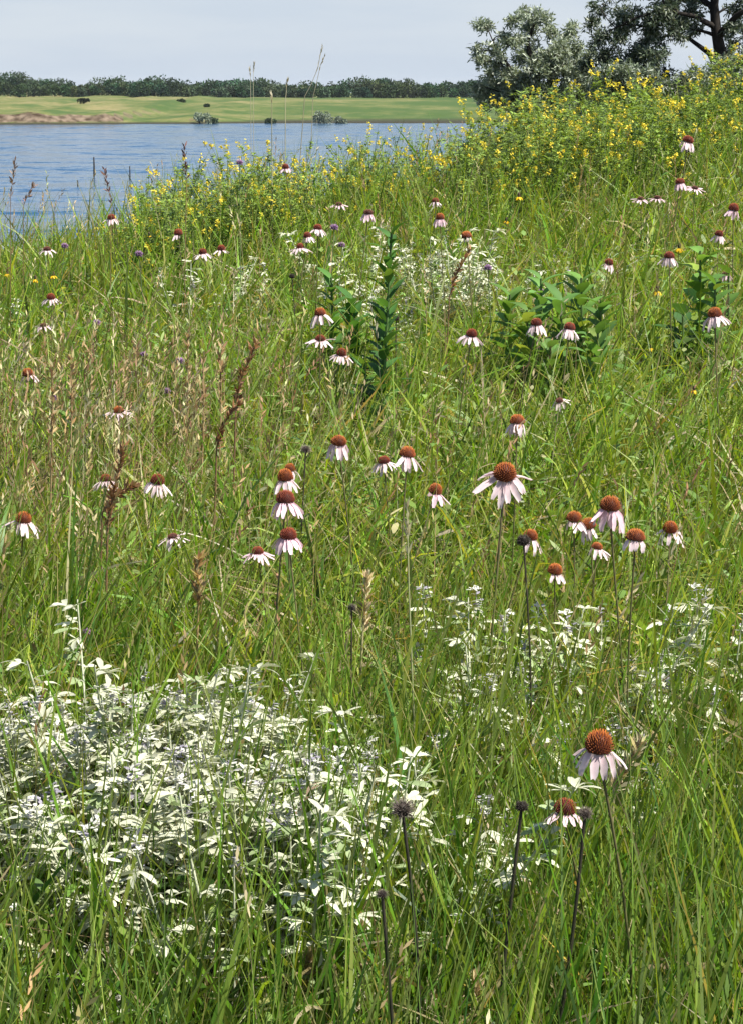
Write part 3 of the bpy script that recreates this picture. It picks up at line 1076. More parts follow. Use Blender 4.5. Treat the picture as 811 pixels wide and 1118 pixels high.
MWC = (.105, .205, .04)
milkweed(404, 250, .75, 46, 1.0, (.055, .135, .03), "tallest dark green leafy plant, a narrow spire left of centre", .028, .085, (.05, .03), .9)
milkweed(385, 325, .52, 40, 1.0, (.055, .14, .03), "shorter dark leafy plant at the left foot of the narrow spire", .036, .10)
milkweed(362, 300, .56, 34, 1.0, (.075, .17, .035), "leafy plant further left of the spire, behind the three white coneflowers", .034, .09)
milkweed(418, 330, .52, 34, 1.0, (.06, .145, .03), "leafy plant hugging the right side of the narrow spire", .034, .09)
milkweed(398, 385, .44, 30, 1.0, (.05, .13, .028), "lowest dark leafy plant in front of the narrow spire", .034, .09)
milkweed(556, 318, .52, 34, 1.0, MWC, "left one of the broad leaved clump under the two coneflowers", .046, .10)
milkweed(590, 300, .55, 34, 1.0, (.10, .20, .05), "middle broad leaved plant between the two coneflowers", .046, .10)
milkweed(634, 300, .55, 34, 1.0, MWC, "right one of the broad leaved clump under the two coneflowers", .046, .10)
milkweed(652, 360, .45, 28, 1.0, (.09, .185, .045), "lowest broad leaved plant right of the two coneflowers", .046, .10)
milkweed(600, 375, .42, 28, 1.0, (.12, .22, .06), "pale green broad leaved plant in front of the two coneflowers", .046, .10)
milkweed(575, 335, .50, 34, 1.0, (.12, .22, .05), "light green leafy plant just left of the left milkweed coneflower", .046, .10)
milkweed(612, 325, .52, 34, 1.0, (.085, .18, .04), "leafy plant between the middle and right broad leaved plants", .046, .10)
milkweed(655, 325, .50, 30, 1.0, (.10, .20, .045), "outermost broad leaved plant at the right of the milkweed clump", .046, .10)
milkweed(780, 300, .54, 30, 1.0, (.09, .19, .04), "leafy plant behind the bright white coneflower near the right edge", .05, .09)
milkweed(764, 270, .60, 24, 1.1, MWC, "broad leaved plant with round dark leaves near the right edge", .066, .10)
milkweed(745, 335, .46, 12, 1.1, (.045, .105, .028), "low plant with very dark round leaves beside the bright white coneflower", .064, .10)
milkweed(795, 290, .52, 12, 1.0, MWC, "leafy plant cut by the right edge beside the round leaved one", .048, .085)


# ------------------------------------------------------------------ yellow sweet clover
def clover_proto(seed, h, nb, bloom):
    r = np.random.default_rng(seed)
    gs, gl, gf = Geo(), Geo(), Geo()
    sc_ = (.13, .18, .05)
    ax = np.array([r.normal(0, .06), r.normal(0, .06), h])
    t = np.linspace(0, 1, 8)[:, None]
    tube(gs, ax * t, np.linspace(.0036, .0014, 8), sc_, 4)
    for k in range(nb):
        t0 = .22 + .75 * k / nb
        a = k * 2.4 + r.uniform(-.4, .4)
        ln = (.34 * (1.15 - t0) + .06) * r.uniform(.8, 1.25) * h / .75
        dv = norm(np.array([math.cos(a) * .75, math.sin(a) * .75, r.uniform(.7, 1.2)]))
        st = ax * t0
        en = st + dv * ln + np.array([0, 0, .02])
        tube(gs, [st, (st + en) / 2 - np.array([0, 0, .008]), en], [.0018, .0014, .0008], sc_, 3)
        m = int(3 + ln / .027)
        for i in range(m):
            q = st + (en - st) * r.uniform(.15, .85)
            la = r.uniform(0, 6.28)
            for j in (-1, 0, 1):
                dd = np.array([math.cos(la + j * .9), math.sin(la + j * .9), r.uniform(-.1, .7)])
                leaves(gl, q, dd, (0, 0, 1), r.uniform(.022, .040), r.uniform(.010, .016), np.array([.20, .29, .055]) * r.uniform(.7, 1.4), droop=.2,
                       ts=(0, .5, 1), prof=(.3, 1, .35))
        if r.uniform() < bloom:
            nf = r.integers(12, 24)
            rl = r.uniform(.025, .055)
            up = norm(dv + np.array([0, 0, .5]))
            tf = r.uniform(0, 1, nf)
            q = en + up * (tf * rl)[:, None] + r.normal(0, .004, (nf, 3))
            dd = np.stack([r.normal(0, 1, nf), r.normal(0, 1, nf), r.normal(-.2, .5, nf)], 1)
            cc = np.array([.82, .68, .07]) * r.uniform(.75, 1.1, (nf, 1))
            leaves(gf, q, dd, randdir(nf), r.uniform(.009, .0145, nf), .007, cc, ts=(0, .5, 1), prof=(.5, 1, .5), droop=.2)
            tube(gs, [en, en + up * rl * .5, en + up * rl], .0008, sc_, 3)
    root = thing("yellow_sweet_clover", "yellow clover", "yellow wildflower", (0, -4, -1), 0, "tall yellow flowering plants along the crest")
    gs.build("stem", M_STEM, root)
    gl.build("foliage", M_LEAF, root)
    if gf.n:
        gf.build("blossoms", M_YELLOW, root)
    return root


YC = [clover_proto(200 + i, .75, nb, bl) for i, (nb, bl) in enumerate([(13, .45), (11, .32), (15, .45), (12, .3), (10, .45), (14, .34), (12, .08)])]
used_yc = set()


def put_clover(px, d, h, label):
    i = int(rng.integers(0, len(YC)))
    x = (px - CX) / F_PX * d
    lc = (x, d, float(gz(x, d)) - .01)
    rz, s = random.uniform(0, 6.28), h / .75
    if i not in used_yc:
        used_yc.add(i)
        o = YC[i]
        o.location = lc
        o.rotation_euler = (0, 0, rz)
        o.scale = (s,) * 3
        o["label"] = label
        return
    dup(YC[i], lc, rz, s, label, (random.gauss(0, .07), random.gauss(0.03, .07)))


def crest(px):
    d = 11.0
    for _ in range(6):
        d = 11 + 1.3 * (px - CX) / F_PX * d
    return d


for k in range(86):
    px = random.uniform(140, 345)
    d = crest(px) + random.uniform(-1.7, .3)
    h = random.uniform(.46, .66) * np.interp(px, [140, 200, 300, 335], [.72, .9, .93, .93])
    put_clover(px, d, h, "bushy yellow flowering plant in the bank in front of the lake")
for k in range(60):
    px = random.uniform(320, 520)
    d = crest(px) + random.uniform(-1.6, .3)
    put_clover(px, d, random.uniform(.41, .58), "thin yellow flowering plant between the lake bank and the silvery tree")
for k in range(62):
    px = random.uniform(500, 665)
    d = crest(px) + random.uniform(-2.6, .4)
    put_clover(px, d, random.uniform(.45, .70), "yellow flowering plant on the rise below the silvery grey tree")
for k in range(66):
    px = random.uniform(655, 840)
    d = crest(px) + random.uniform(-3.0, .4)
    put_clover(px, d, random.uniform(.45, .72), "yellow flowering plant on the rise below the dark tree")

# ------------------------------------------------------------------ yellow coneflowers and purple blooms
g = Geo()
lathe(g, [(.42, 0), (.45, .5), (.36, 1.1), (.15, 1.45), (.02, 1.5)], (.05, .03, .015), 10)
YCONE = g.mesh("cone", M_CONE)
g = Geo()
V = []
leaves(g, np.zeros((1, 3)), (0, 1, 0), (0, 0, 1), 1.0, .55, (.80, .50, .015), droop=.35, fold=.15, ts=(0, .3, .65, .9, 1), prof=(.4, .9, 1, .7, .3))
YPET = g.mesh("petal", M_YELLOW)
YF = [(741, 271, 11, "yellow flower touching the skirted coneflower, upper right"), (717, 318, 12, "bright yellow flower with black cone, right side"),
      (710, 380, 8, "small yellow flower low on the right, nearly hidden by grass"), (757, 426, 10, "yellow flower alone in tall grass, right edge middle"),
      (552, 241, 8, "little orange yellow flower on the upper slope, right of centre"), (566, 215, 10, "orange yellow flower under the clover, right of centre"),
      (86, 254, 8, "small yellow flower at the lake edge, far left"), (163, 257, 8, "pale yellow flower under the left end of the yellow bank"),
      (207, 263, 8, "orange yellow flower below the yellow bank"), (39, 305, 9, "left one of two yellow flowers at far left"),
      (59, 301, 9, "right one of two yellow flowers at far left"), (8, 299, 8, "yellow flower at the very left edge")]
for px, py, wd, lab in YF:
    p, d, D = place_head(px, py, wd, .034, .40, .8)
    b = base_under(p, (rng.normal(0, .03), .02))
    root = thing("yellow_coneflower", lab, "yellow coneflower", b, 0, "yellow coneflowers with dark centres")
    top = p - b
    gs, _ = stem_mesh("stem", top, rng.normal(0, .02, 2), .0018, .0013, (.10, .13, .05))
    gs.build("stem", M_STEM, root)
    r = D * .5
    link("cone", YCONE, root, Matrix.Translation(Vector(top)) @ Matrix.Diagonal((r * .7, r * .7, r * .7, 1)))
    for i in range(7):
        mt = Matrix.Translation(Vector(top)) @ Matrix.Rotation(R(i * 51 + random.uniform(-9, 9)), 4, 'Z') @ Matrix.Translation((0, r * .2, 0)) @ Matrix.Rotation(-R(random.uniform(15, 50)), 4, 'X') @ Matrix.Diagonal((r, r, r, 1))
        link("petal", YPET, root, mt)


def bloom_mesh():
    g = Geo()
    n = 110
    D_ = randdir(n, -.5, 1)
    spikes(g, D_ * .35, D_ + randdir(n) * .2, rng.uniform(.5, .75, n), .09, (.16, .10, .17), (.42, .24, .44))
    return g.mesh("bloom", M_PETAL)


BL = bloom_mesh()
PB = [(152, 278, 8), (106, 353, 8), (157, 388, 8), (197, 395, 9), (182, 428, 9), (59, 435, 8), (71, 269, 7), (365, 249, 8), (532, 293, 8), (373, 268, 7), (262, 178, 7),
      (590, 318, 6), (95, 690, 8)]
PL = ["dark purple bloom left of the sparse grass, upper left", "purple clover bloom below the white coneflower at far left", "mauve bloom above the star shaped coneflower",
      "pink purple bloom right of the mauve one, left meadow", "mauve bloom right of the star shaped coneflower", "small purple bloom left of the star shaped coneflower",
      "dark purple bloom near the lake, far left", "violet bloom beside the upper centre trio", "pale violet bloom right of the dock plume, upper centre",
      "purple bloom above the tall leafy spire", "purple bloom inside the yellow bank", "dim violet bloom among the milkweed leaves", "bluish bloom at the top of the dense silvery patch"]
for (px, py, wd), lab in zip(PB, PL):
    p, d, D = place_head(px, py, wd, .020, .36, .8)
    b = base_under(p, (rng.normal(0, .03), .02))
    root = thing("purple_bloom", lab, "purple wildflower", b, 0, "small purple blooms in the meadow")
    top = p - b
    gs, _ = stem_mesh("stem", top, rng.normal(0, .02, 2), .0016, .0012, (.09, .12, .05))
    gs.build("stem", M_STEM, root)
    r = D * .62
    link("bloom", BL, root, Matrix.Translation(Vector(top)) @ Matrix.Diagonal((r, r, r, 1)))


# ------------------------------------------------------------------ brown seed plumes and single stalks
def plume(pts_px, h0, wd, col, label,  name="brown_seed_plume", cat="seed plume", group="reddish brown seed plumes", dens=1.0, scol=(.20, .12, .06)):
    """pts_px: picture points of the plume from bottom to top; the plant stands upright at one distance"""
    px_top = pts_px[-1][1]
    d = on_ground(pts_px[-1][0], pts_px[-1][1], h0)
    P = np.array([at(a, b_, d) for a, b_ in pts_px])
    low = P[0].copy()
    base = np.array([low[0] - .03, low[1], float(gz(low[0], low[1])) - .01])
    root = thing(name, label, cat, base, 0, group)
    gs, gh = Geo(), Geo()
    chain = np.concatenate([base[None], (base * .5 + low * .5)[None] + np.array([[.005, 0, 0]]), P]) - base
    tube(gs, chain, np.linspace(.0026, .001, len(chain)) * (.45 if wd < .0065 and px_top < 215 else 1), scol, 5)
    gs.build("stem", M_STEM, root)
    seg = np.linalg.norm(np.diff(P, axis=0), axis=1)
    cum = np.concatenate([[0], np.cumsum(seg)])
    n = int(30 + 70 * dens) if dens > .35 else 26
    s = rng.uniform(0, cum[-1], n)
    q = np.stack([np.interp(s, cum, P[:, i]) for i in range(3)], 1) - base
    br = np.floor(s / cum[-1] * 9)
    whorl = .35 + .65 * np.abs(np.sin(br * 2.7 + 1.0))
    f = (1 - .6 * s / cum[-1]) * wd * whorl * .75
    axis = norm((P[-1] - P[0])[None])
    dd = randdir(n) * .8 + axis
    q = q + randdir(n) * f[:, None] * rng.uniform(0, 1, (n, 1))
    leaves(gh, q, dd, randdir(n), rng.uniform(.012, .022, n), .005, mixcol(col, np.ones(len(col)), n, .25), ts=(0, .5, 1), prof=(.3, 1, .15), droop=0)
    gh.build("seed_plume", M_DRY, root)
    return root


RB = [(.30, .15, .07), (.22, .105, .055), (.42, .26, .13)]
TAN = [(.42, .34, .19), (.34, .26, .13), (.50, .44, .28)]
plume([(258, 440), (263, 415), (272, 395), (280, 375)], .62, .010, RB, "dark reddish brown seed plume leaning right, left of centre")
plume([(490, 325), (497, 300), (506, 285), (514, 272)], .62, .008, RB, "thin brown dock plume under the bald orange cone, upper centre")
plume([(118, 575), (124, 540), (131, 510), (136, 486)], .62, .009, RB, "upright brown seed plume behind the flat skirted coneflower at left")
plume([(112, 560), (122, 545), (134, 536), (148, 530)], .50, .007, RB, "short brown plume bending right below the flat skirted coneflower")
plume([(237, 490), (240, 470), (250, 455), (262, 440)], .55, .008, RB, "lower brown seed plume under the dark leaning one, left of centre", dens=.7)
plume([(12, 215), (13, 205), (15, 195), (17, 176)], .80, .0045, [(.34, .21, .16), (.26, .18, .15)], "brownish grass plume over the water at the left edge", dens=.3)
plume([(26, 225), (30, 215), (33, 208), (37, 202)], .72, .0045, [(.34, .21, .16), (.26, .18, .15)], "bent brownish grass plume over the water beside the left edge one", dens=.3)
plume([(122, 222), (119, 208), (116, 194), (114, 185)], .75, .004, [(.12, .05, .04), (.16, .08, .06)], "thin dark red stalk over the water, left of the yellow bank", dens=.2)
plume([(204, 195), (203, 180), (202, 170), (202, 160)], .80, .005, [(.12, .06, .05), (.16, .08, .06)], "thin dark red stalk in the yellow bank", dens=.2)
plume([(670, 862), (678, 846), (688, 830), (698, 812)], .50, .009, TAN, "pale tan seed head leaning right beside the largest coneflower", "tan_seed_head", "grass seed head", "tan grass seed heads", scol=(.33, .30, .15))
plume([(322, 1095), (328, 1075), (333, 1055), (338, 1042)], .30, .006, TAN, "twisted tan seed head low at the bottom, left of centre", "tan_seed_head", "grass seed head", "tan grass seed heads", scol=(.33, .30, .15))
plume([(395, 1050), (394, 1025), (393, 1000), (392, 980)], .36, .004, TAN, "narrow tan seed head at bottom centre", "tan_seed_head", "grass seed head", "tan grass seed heads", scol=(.33, .30, .15))
plume([(519, 1110), (519, 1095), (518, 1080), (518, 1068)], .30, .005, TAN, "stubby tan seed head at the bottom edge right of centre", "tan_seed_head", "grass seed head", "tan grass seed heads", scol=(.33, .30, .15))
plume([(396, 690), (398, 670), (400, 650), (400, 630)], .50, .004, TAN, "narrow tan seed head in the grass at the centre", "tan_seed_head", "grass seed head", "tan grass seed heads", scol=(.33, .30, .15))
plume([(217, 660), (217, 640), (216, 625), (218, 610)], .52, .008, [(.42, .26, .10), (.52, .40, .2)], "orange tan seed head above the dense silvery patch", "tan_seed_head", "grass seed head", "tan grass seed heads", scol=(.33, .22, .10))
for i, (px, y1, y0, lab) in enumerate([(205, 360, 470, "left one of the tan grass heads in the dry stand"), (222, 385, 480, "tan grass head in the middle of the dry stand"),
                                       (241, 380, 470, "tall golden grass head in the dry stand beside the brown plume"), (57, 400, 480, "reddish tan grass head behind the star shaped coneflower"),
                                       (78, 390, 475, "thin reddish tan grass head right of the orange coneflower at left")]):
    plume([(px, y0), (px + 1, (y0 + y1) / 2), (px, y1 + 10), (px + 2, y1)], .60, .004, [(.42, .30, .15), (.34, .22, .11), (.5, .4, .22)], lab, "tan_seed_head", "grass seed head", "tan grass seed heads", dens=.5, scol=(.28, .20, .10))


def stalk(pts_px, h0, label, w=.004, col=(.40, .42, .22), tipcol=(.55, .50, .32), tips=0):
    d = on_ground(pts_px[-1][0], pts_px[-1][1], h0)
    P = np.array([at(a, b_, d) for a, b_ in pts_px])
    low = P[0]
    dv = P[1] - P[0]
    gl_ = float(gz(low[0], low[1])) - .01
    k_ = min(3.0, (low[2] - gl_) / max(dv[2], .01)) * .8
    base = np.array([low[0] - dv[0] * k_, low[1], gl_])
    root = thing("tall_grass_stalk", label, "grass stalk", base, 0, "single tall grass stalks")
    g = Geo()
    chain = np.concatenate([base[None], (base * .5 + low * .5)[None], P]) - base
    tube(g, chain, np.linspace(w * .5, w * .22, len(chain)), col, 5)
    g.build("stem", M_DRY, root)
    gh = Geo()
    n = 26
    t = rng.uniform(.55 if tips else .8, 1, n)
    seg = np.linspace(0, 1, len(P))
    q = np.stack([np.interp(t, seg, P[:, i]) for i in range(3)], 1) - base
    leaves(gh, q, norm(P[-1] - P[-2]) + randdir(n) * .35, randdir(n), rng.uniform(.012, .024, n), .0035, tipcol, ts=(0, .5, 1), prof=(.3, 1, .1), droop=0)
    gh.build("seed_head", M_DRY, root)


stalk([(452, 800), (449, 720), (446, 640), (444, 555)], .66, "long pale straight grass stalk in the centre, above the silvery fringe")
stalk([(333, 105), (340, 92), (347, 75), (352, 50)], .95, "left leaning tall stalk of the crossed pair against the sky", .005, (.48, .43, .30), (.50, .44, .3), 1)
stalk([(342, 105), (346, 90), (350, 72), (355, 60)], .93, "right stalk of the crossed pair against the sky", .004, (.42, .38, .27), (.45, .4, .28), 1)
stalk([(277, 95), (277, 85), (277, 78), (278, 70)], .90, "thin stalk poking over the far woods, left of the crossed pair", .003, (.48, .44, .32), (.5, .45, .34), 1)
stalk([(274, 95), (274, 88), (274, 82), (273, 75)], .89, "second thin stalk close beside the one over the far woods", .003, (.48, .44, .32), (.5, .45, .34), 1)
stalk([(312, 108), (313, 100), (313, 94), (314, 88)], .86, "pale stalk over the far pasture, between the thin pair and crossed pair", .004, (.42, .38, .26), (.5, .45, .33), 1)
stalk([(297, 125), (297, 118), (297, 112), (297, 104)], .84, "short pale stalk over the far pasture below the woods", .004, (.42, .40, .26), (.5, .45, .33), 1)

# ------------------------------------------------------------------ trees
def limb(g, pts, r0, r1, col, sides=6):
    pts = np.asarray(pts, float)
    t = np.linspace(0, 1, len(pts))
    tube(g, pts, r0 + (r1 - r0) * t ** .8, col, sides)


def bezier(a, b, c, k=7):
    t = np.linspace(0, 1, k)[:, None]
    return (1 - t) ** 2 * a + 2 * t * (1 - t) * b + t * t * c


def build_tree(name, label, base, trunks, anchors, per, lsize, cols, cw, bark, twig_len, sprays, hang=0.0, seed=1, twig_r=.012):
    """trunks: list of polylines with radii; anchors: clump centres with radii; limbs join each clump to the closest trunk point below it"""
    r = np.random.default_rng(seed)
    root = thing(name, label, "tree", base)
    gt, gl = Geo(), Geo()
    nodes = []
    for pts, r0, r1 in trunks:
        limb(gt, pts, r0, r1, bark, 8)
        pp = np.asarray(pts, float)
        for i in range(len(pp) - 1):
            for f in np.linspace(0, 1, 5):
                nodes.append((pp[i] * (1 - f) + pp[i + 1] * f, r0 + (r1 - r0) * (i + f) / (len(pp) - 1)))
    for c, cr in anchors:
        c = np.asarray(c, float)
        best = min(nodes, key=lambda nd: np.linalg.norm(nd[0] - c) + 1.5 * max(0, nd[0][2] - c[2] + .1))
        mid = (best[0] + c) / 2 + r.normal(0, .08, 3) * np.linalg.norm(best[0] - c) + np.array([0, 0, .08])
        curve = bezier(best[0], mid, c, 6)
        rr0 = min(best[1] * .7, .02 + .03 * np.linalg.norm(best[0] - c))
        limb(gt, curve, rr0, .010, bark, 5)
        for q in curve[2:]:
            nodes.append((q, rr0 * .6))
        m = max(4, int(sprays * (cr / .4) ** 2))
        for s in range(m):
            dd = norm(r.normal(0, 1, 3) + np.array([0, 0, .25]))
            en = c + dd * cr * r.uniform(.45, 1.25) * np.array([1, 1, .8]) + np.array([0, 0, -hang * r.uniform(0, 1)])
            tw = bezier(c + dd * cr * .15, (c + en) / 2 + r.normal(0, .04, 3), en, 4)
            limb(gt, tw, twig_r * .6, .004, bark, 3)
            n = per
            t = r.uniform(.25, 1.05, n)[:, None]
            q = tw[0] * (1 - t) + en * t + r.normal(0, .05, (n, 3)) * twig_len
            ld = norm(r.normal(0, 1, (n, 3)) + dd * .8 + np.array([0, 0, -hang * 1.5]))
            cc = np.asarray(cols)[r.choice(len(cols), n, p=cw)] * r.lognormal(0, .18, (n, 1))
            leaves(gl, q, ld, r.normal(0, 1, (n, 3)) + np.array([0, 0, .8]), lsize * r.uniform(.7, 1.3, n), lsize * .3 * r.uniform(.8, 1.2, n), cc,
                   ts=(0, .45, 1), prof=(.25, 1, .08), droop=.2)
    gt.build("trunk", M_BARK, root)
    gl.build("crown", M_TREE, root)
    return root


# silvery grey tree, about 50 m off, 3 m tall
TD = 50.0


def tp(px, py, dy=0.0, d=TD):
    return at(px, py, d) + np.array([0, dy, 0])


b0 = tp(585, 118)
b0[2] = float(gz(b0[0], b0[1])) - .1
tr = [([b0 * 0, tp(583, 95) - b0, tp(579, 70) - b0, tp(576, 45, .1) - b0, tp(585, 22, .2) - b0], .12, .02),
      ([np.array([.15, .1, .2]), tp(600, 90, .3) - b0, tp(612, 65, .4) - b0, tp(620, 42, .5) - b0], .09, .02),
      ([np.array([-.1, -.1, .3]), tp(565, 88, -.3) - b0, tp(548, 65, -.4) - b0, tp(536, 45, -.5) - b0], .08, .02)]
anch = []
for px, py, rad in [(530, 30, .17), (522, 28, .10), (545, 40, .2), (556, 24, .15), (566, 20, .16), (560, 48, .26), (540, 58, .25), (526, 66, .2), (520, 55, .1), (545, 72, .25),
                    (585, 16, .17), (592, 24, .2), (580, 36, .26), (604, 36, .2), (618, 36, .2), (612, 52, .28), (598, 62, .3), (576, 62, .3), (626, 50, .2), (560, 84, .3),
                    (590, 84, .36), (614, 80, .34), (630, 70, .26), (640, 84, .3), (535, 84, .24), (548, 98, .3), (575, 102, .35), (605, 104, .4), (635, 102, .36), (520, 92, .18),
                    (628, 30, .10), (572, 12, .08), (530, 104, .3), (550, 112, .36), (575, 116, .4), (600, 118, .4), (625, 116, .38), (645, 108, .34), (568, 90, .3), (582, 76, .28), (640, 62, .2), (604, 70, .3)]:
    anch.append((tp(px, py, random.uniform(-.7, .7)) - b0, rad * 1.05))
build_tree("silvery_tree", "small silvery grey leaved tree behind the yellow rise, left of the dark tree", b0, tr, anch, 46, .105,
           [(.20, .24, .165), (.28, .32, .24), (.13, .165, .10), (.38, .41, .34)], [.35, .3, .2, .15], (.035, .028, .022), 1.0, 26, .05, 5)

# dark tree at right, its trunk close to the right edge
D2 = 46.0
b0 = tp(786, 120, 0, D2)
b0[2] = float(gz(b0[0], b0[1])) - .1


def t2(px, py, dy=0.0):
    return tp(px, py, dy, D2) - b0


tr = [([b0 * 0, t2(787, 92), t2(786, 60), t2(781, 30), t2(779, 5), t2(784, -30), t2(790, -70)], .17, .05),
      ([t2(787, 85), t2(776, 58, .3), t2(757, 42, .6), t2(738, 36, .9), t2(718, 44, 1.1)], .07, .015),
      ([t2(781, 30), t2(755, 18, -.3), t2(720, 12, -.6), t2(690, 20, -.7), t2(660, 35, -.7)], .06, .012),
      ([t2(779, 8), t2(750, -12, .4), t2(715, -20, .8), t2(680, -22, .9)], .06, .015),
      ([t2(783, 40), t2(800, 18, -.4), t2(825, 2, -.6), t2(860, -8, -.8)], .08, .02),
      ([t2(787, 70), t2(805, 60, .3), t2(830, 58, .5)], .05, .012)]
anch = []
for px, py, rad in [(655, 6, .22), (648, 26, .18), (662, 36, .22), (676, 22, .26), (690, 12, .3), (700, 30, .32), (716, 20, .34), (730, 12, .3), (745, 22, .3), (720, 40, .3),
                    (738, 34, .26), (755, 12, .24), (766, 28, .22), (680, 44, .26), (665, 54, .2), (698, 52, .26), (716, 58, .2), (650, 46, .14), (760, 0, .24),
                    (775, -14, .3), (740, -8, .3), (715, -14, .3), (690, -12, .26), (662, -14, .24), (800, 8, .2), (812, 24, .2), (805, 42, .18), (820, -6, .3), (800, -20, .3),
                    (845, 20, .3), (835, 60, .3), (700, 72, .24), (716, 84, .26), (690, 88, .26), (735, 92, .22), (672, 76, .22), (800, 82, .2), (815, 92, .3), (760, 98, .2), (655, 92, .3),
                    (770, -50, .45), (800, -60, .45), (740, -40, .4), (830, -40, .4), (700, -35, .3), (770, 92, .16), (850, 90, .35), (795, 60, .12), (668, 62, .26), (684, 66, .28), (706, 62, .26), (665, 86, .3), (684, 100, .34), (705, 98, .34), (728, 104, .34), (750, 106, .3), (775, 106, .28), (805, 106, .34), (655, 108, .34), (640, 70, .2), (728, 76, .16), (812, 66, .22), (796, 30, .2)]:
    anch.append((t2(px, py, random.uniform(-.9, .9)), rad))
build_tree("dark_tree", "dark green tree with bent black trunk at the upper right corner", b0, tr, anch, 42, .10,
           [(.065, .095, .052), (.10, .135, .085), (.042, .065, .036), (.25, .28, .22)], [.36, .28, .16, .20], (.022, .018, .015), 1.0, 26, .09, 9, .014)
# bare twigs hanging in the gap left of the trunk are part of its trunk mesh already; shrubs under the trees
for px, py0, wid, dd, lab in [(672, 88, 30, 44.0, "grey green shrub filling the gap between the silvery tree and the dark tree"),
                              (735, 90, 34, 43.0, "low grey green shrub under the left limb of the dark tree"),
                              (815, 72, 36, 44.0, "grey green shrub right of the dark tree's trunk at the right edge")]:
    b0 = tp(px, 122, 0, dd)
    b0[2] = float(gz(b0[0], b0[1])) - .1
    aa = []
    for k in range(13):
        aa.append((tp(px + random.uniform(-wid, wid), py0 + random.uniform(-8, 26), random.uniform(-.4, .4), dd) - b0, random.uniform(.22, .36)))
    build_tree("grey_shrub", lab, b0, [([b0 * 0, tp(px - 4, 112, 0, dd) - b0, tp(px + 3, py0 + 8, .1, dd) - b0], .05, .015)], aa, 34, .085,
               [(.14, .18, .11), (.22, .26, .18), (.09, .12, .07), (.34, .37, .31)], [.34, .3, .2, .16], (.03, .025, .02), 1.0, 26, .07, int(px), .010)
# ------------------------------------------------------------------ far woods, bushes, posts
g = Geo()
r = np.random.default_rng(5)
xs_ = []
xx = -330.0
while xx < 330:
    xx += r.uniform(1.6, 3.4)
    xs_.append(xx)
for row in range(3):
    for xx in xs_:
        y = 850 + row * 16 + r.uniform(-7, 7)
        x = xx + r.uniform(-1.5, 1.5)
        env = .80 * np.interp(x, [-330, -130, -105, -85, -78, -60, -30, 0, 40, 330], [8.4, 8.4, 7.0, 6.9, 8.0, 7.0, 6.8, 7.0, 6.6, 7.0])
        H = env * (1.0 + .16 * math.sin(x / 7.0 + row) + .12 * math.sin(x / 2.9 + 2 * row)) * r.uniform(.75, 1.05) * (1 if row else .72) + (r.uniform(.4, 1.6) if r.uniform() < .06 else 0)
        rad = H * r.uniform(.34, .6)
        z0 = float(gz(x, y))
        base = np.array([.042, .085, .034]) * r.lognormal(0, .22) * np.array([r.uniform(.8, 1.6), 1, r.uniform(.9, 1.5)])
        nb = 8
        for q in range(nb):
            cz = z0 + H * (r.uniform(.08, .5) if q < 3 else r.uniform(.5, .82))
            cc = np.array([x + r.normal(0, rad * .45), y + r.normal(0, rad * .45), cz])
            br = rad * r.uniform(.45, .75)
            n = 62
            a = r.uniform(0, 6.28, n)
            uz = r.uniform(-.7, 1, n)
            s = np.sqrt(1 - uz * uz)
            u = np.stack([s * np.cos(a), s * np.sin(a), uz], 1)
            P = cc + u * br * r.uniform(.7, 1.1, (n, 1))
            leaves(g, P, u + r.normal(0, .5, (n, 3)), r.normal(0, 1, (n, 3)), r.uniform(.4, .8, n), r.uniform(.3, .6, n), base * r.lognormal(0, .14, (n, 1)),
                   ts=(0, .5, 1), prof=(.4, 1, .3), droop=.2)
o = g.build("distant_woods", M_WOOD)
o["kind"] = "stuff"
o["label"] = "dark green belt of distant woods beyond the far pasture"


def bush(px, py, w_px, h_px, d, col, label, name="bush"):
    p = at(px, py, d)
    z = float(gz(p[0], p[1]))
    wm, hm = w_px / F_PX * d, h_px / F_PX * d
    root = thing(name, label, "bush", (p[0], p[1], z))
    g = Geo()
    for q in range(9):
        c = np.array([rng.normal(0, wm * .24), rng.normal(0, wm * .2), hm * rng.uniform(.25, .7)])
        n = 90
        u = randdir(n, -.6, 1)
        P = c + u * np.array([wm * .2, wm * .2, hm * .32]) * rng.uniform(.6, 1.1, (n, 1))
        leaves(g, P, u + rng.normal(0, .5, (n, 3)), rng.normal(0, 1, (n, 3)), rng.uniform(.25, .5, n), rng.uniform(.15, .3, n),
               np.asarray(col) * rng.lognormal(0, .22, (n, 1)), ts=(0, .5, 1), prof=(.4, 1, .3), droop=.2)
    g.build("foliage", M_WOOD, root)
    gs = Geo()
    for q in range(3):
        limb(gs, [(0, 0, -.1), (rng.normal(0, wm * .08), rng.normal(0, wm * .08), hm * .3), (rng.normal(0, wm * .2), rng.normal(0, wm * .2), hm * .6)], .12, .05, (.04, .032, .025), 5)
    gs.build("stem", M_BARK, root)


def on_far(px, py):
    d = 515.0
    while d < 900:
        p = at(px, py, d)
        if p[2] <= float(gz(p[0], p[1])):
            return d
        d += 1.5
    return 700.0


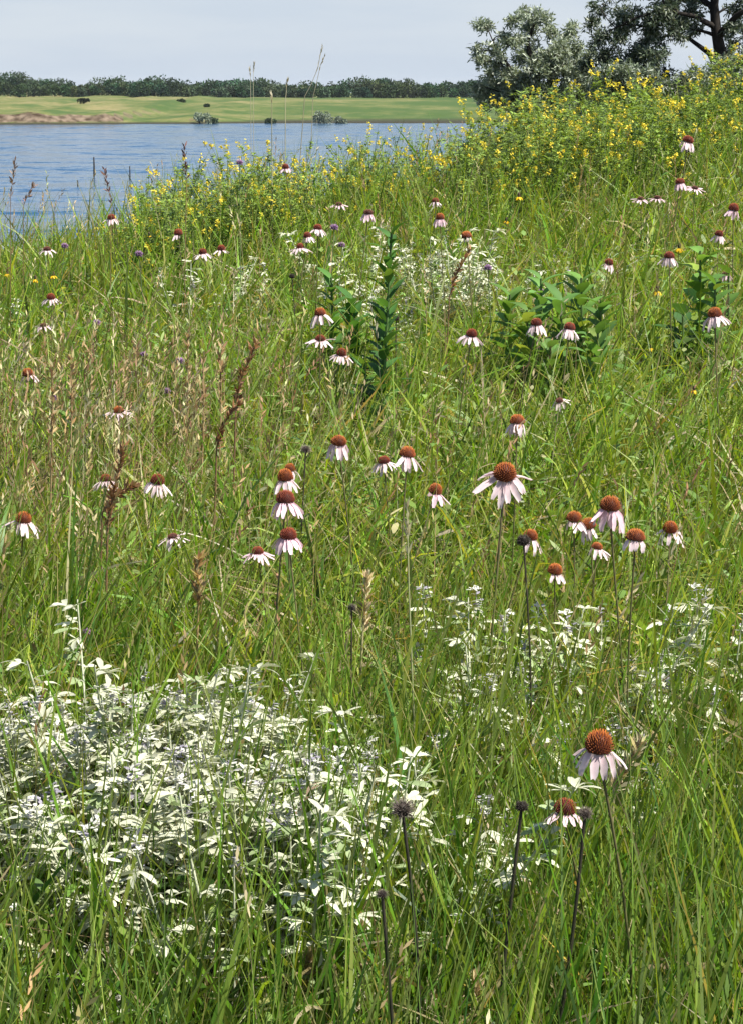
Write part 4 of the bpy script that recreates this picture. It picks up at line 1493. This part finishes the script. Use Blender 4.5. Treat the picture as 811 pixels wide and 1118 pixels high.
for px, py, w_, h_, col, lab in [(92, 113, 9, 5, (.025, .03, .016), "small dark bush alone on the far pasture at left"),
                                 (198, 112, 6, 3, (.03, .05, .02), "tiny dark bush on the far pasture, left of the pale shore bush"),
                                 (226, 117, 6, 3, (.03, .05, .02), "tiny dark bush on the far pasture above the pale shore bush"),
                                 (219, 137, 15, 12, (.24, .28, .20), "pale grey green bush on the far shore, left of the yellow bank top"),
                                 (232, 137, 9, 7, (.06, .09, .05), "darker low bush touching the pale shore bush"),
                                 (295, 136, 9, 6, (.08, .11, .06), "low green bush on the far shore behind the yellow bank"),
                                 (353, 139, 22, 17, (.23, .27, .21), "largest grey bush on the far shore, under the crossed stalks"),
                                 (372, 139, 12, 10, (.25, .29, .22), "smaller grey bush right of the largest one on the far shore")]:
    bush(px, py, w_, h_, on_far(px, py), col, lab)

for px, y1, y0, lw_, lab in [(103, 171, 192, .16, "tallest thin dark post standing in the lake"), (142, 181, 196, .12, "thin dark post in the lake, right of the tallest"),
                             (85, 196, 203, .10, "short stub of a post in the lake, left of the tallest")]:
    d = F_PX * (CAM_Z - WATER_Z) / (y0 - 95) * 1.02
    p = at(px, y0, d)
    hgt = (y0 - y1) / F_PX * d
    root = thing("water_post", lab, "post", (p[0], p[1], WATER_Z - 1.2), 0, "dark posts standing in the lake")
    g = Geo()
    tube(g, [(0, 0, 0), (0, 0, .8), (.03, 0, 1.2 + hgt * .5), (.02, 0, 1.2 + hgt * .97), (.02, 0, 1.2 + hgt)], [lw_ * .5, lw_ * .5, lw_ * .45, lw_ * .38, .01], (.03, .026, .024), 8)
    g.build("shaft", M_BARK, root)

for l in (SP, YC):
    for o in l:
        if o.location.z == -1.0 and o.location.y < 0:
            for c in list(o.children):
                bpy.data.objects.remove(c)
            bpy.data.objects.remove(o)

# ------------------------------------------------------------------ air
hb = 3100.0
hm_, hnt, hout = new_mat("haze_air")
pv = hnt.nodes.new("ShaderNodeVolumePrincipled")
pv.inputs["Color"].default_value = (.80, .88, 1.0, 1)
pv.inputs["Density"].default_value = 0.00004
pv.inputs["Anisotropy"].default_value = 0.0
hnt.links.new(pv.outputs[0], hout.inputs["Volume"])
v = [(x_, y_, z_) for z_ in (-16.0, 12.0) for y_ in (-hb, hb) for x_ in (-hb, hb)]
me = bpy.data.meshes.new("haze")
me.from_pydata(v, [], [(0, 2, 3, 1), (4, 5, 7, 6), (0, 1, 5, 4), (2, 6, 7, 3), (0, 4, 6, 2), (1, 3, 7, 5)])
me.materials.append(hm_)
o = link("haze", me)
o["kind"] = "stuff"
sc.cycles.volume_bounces = 0
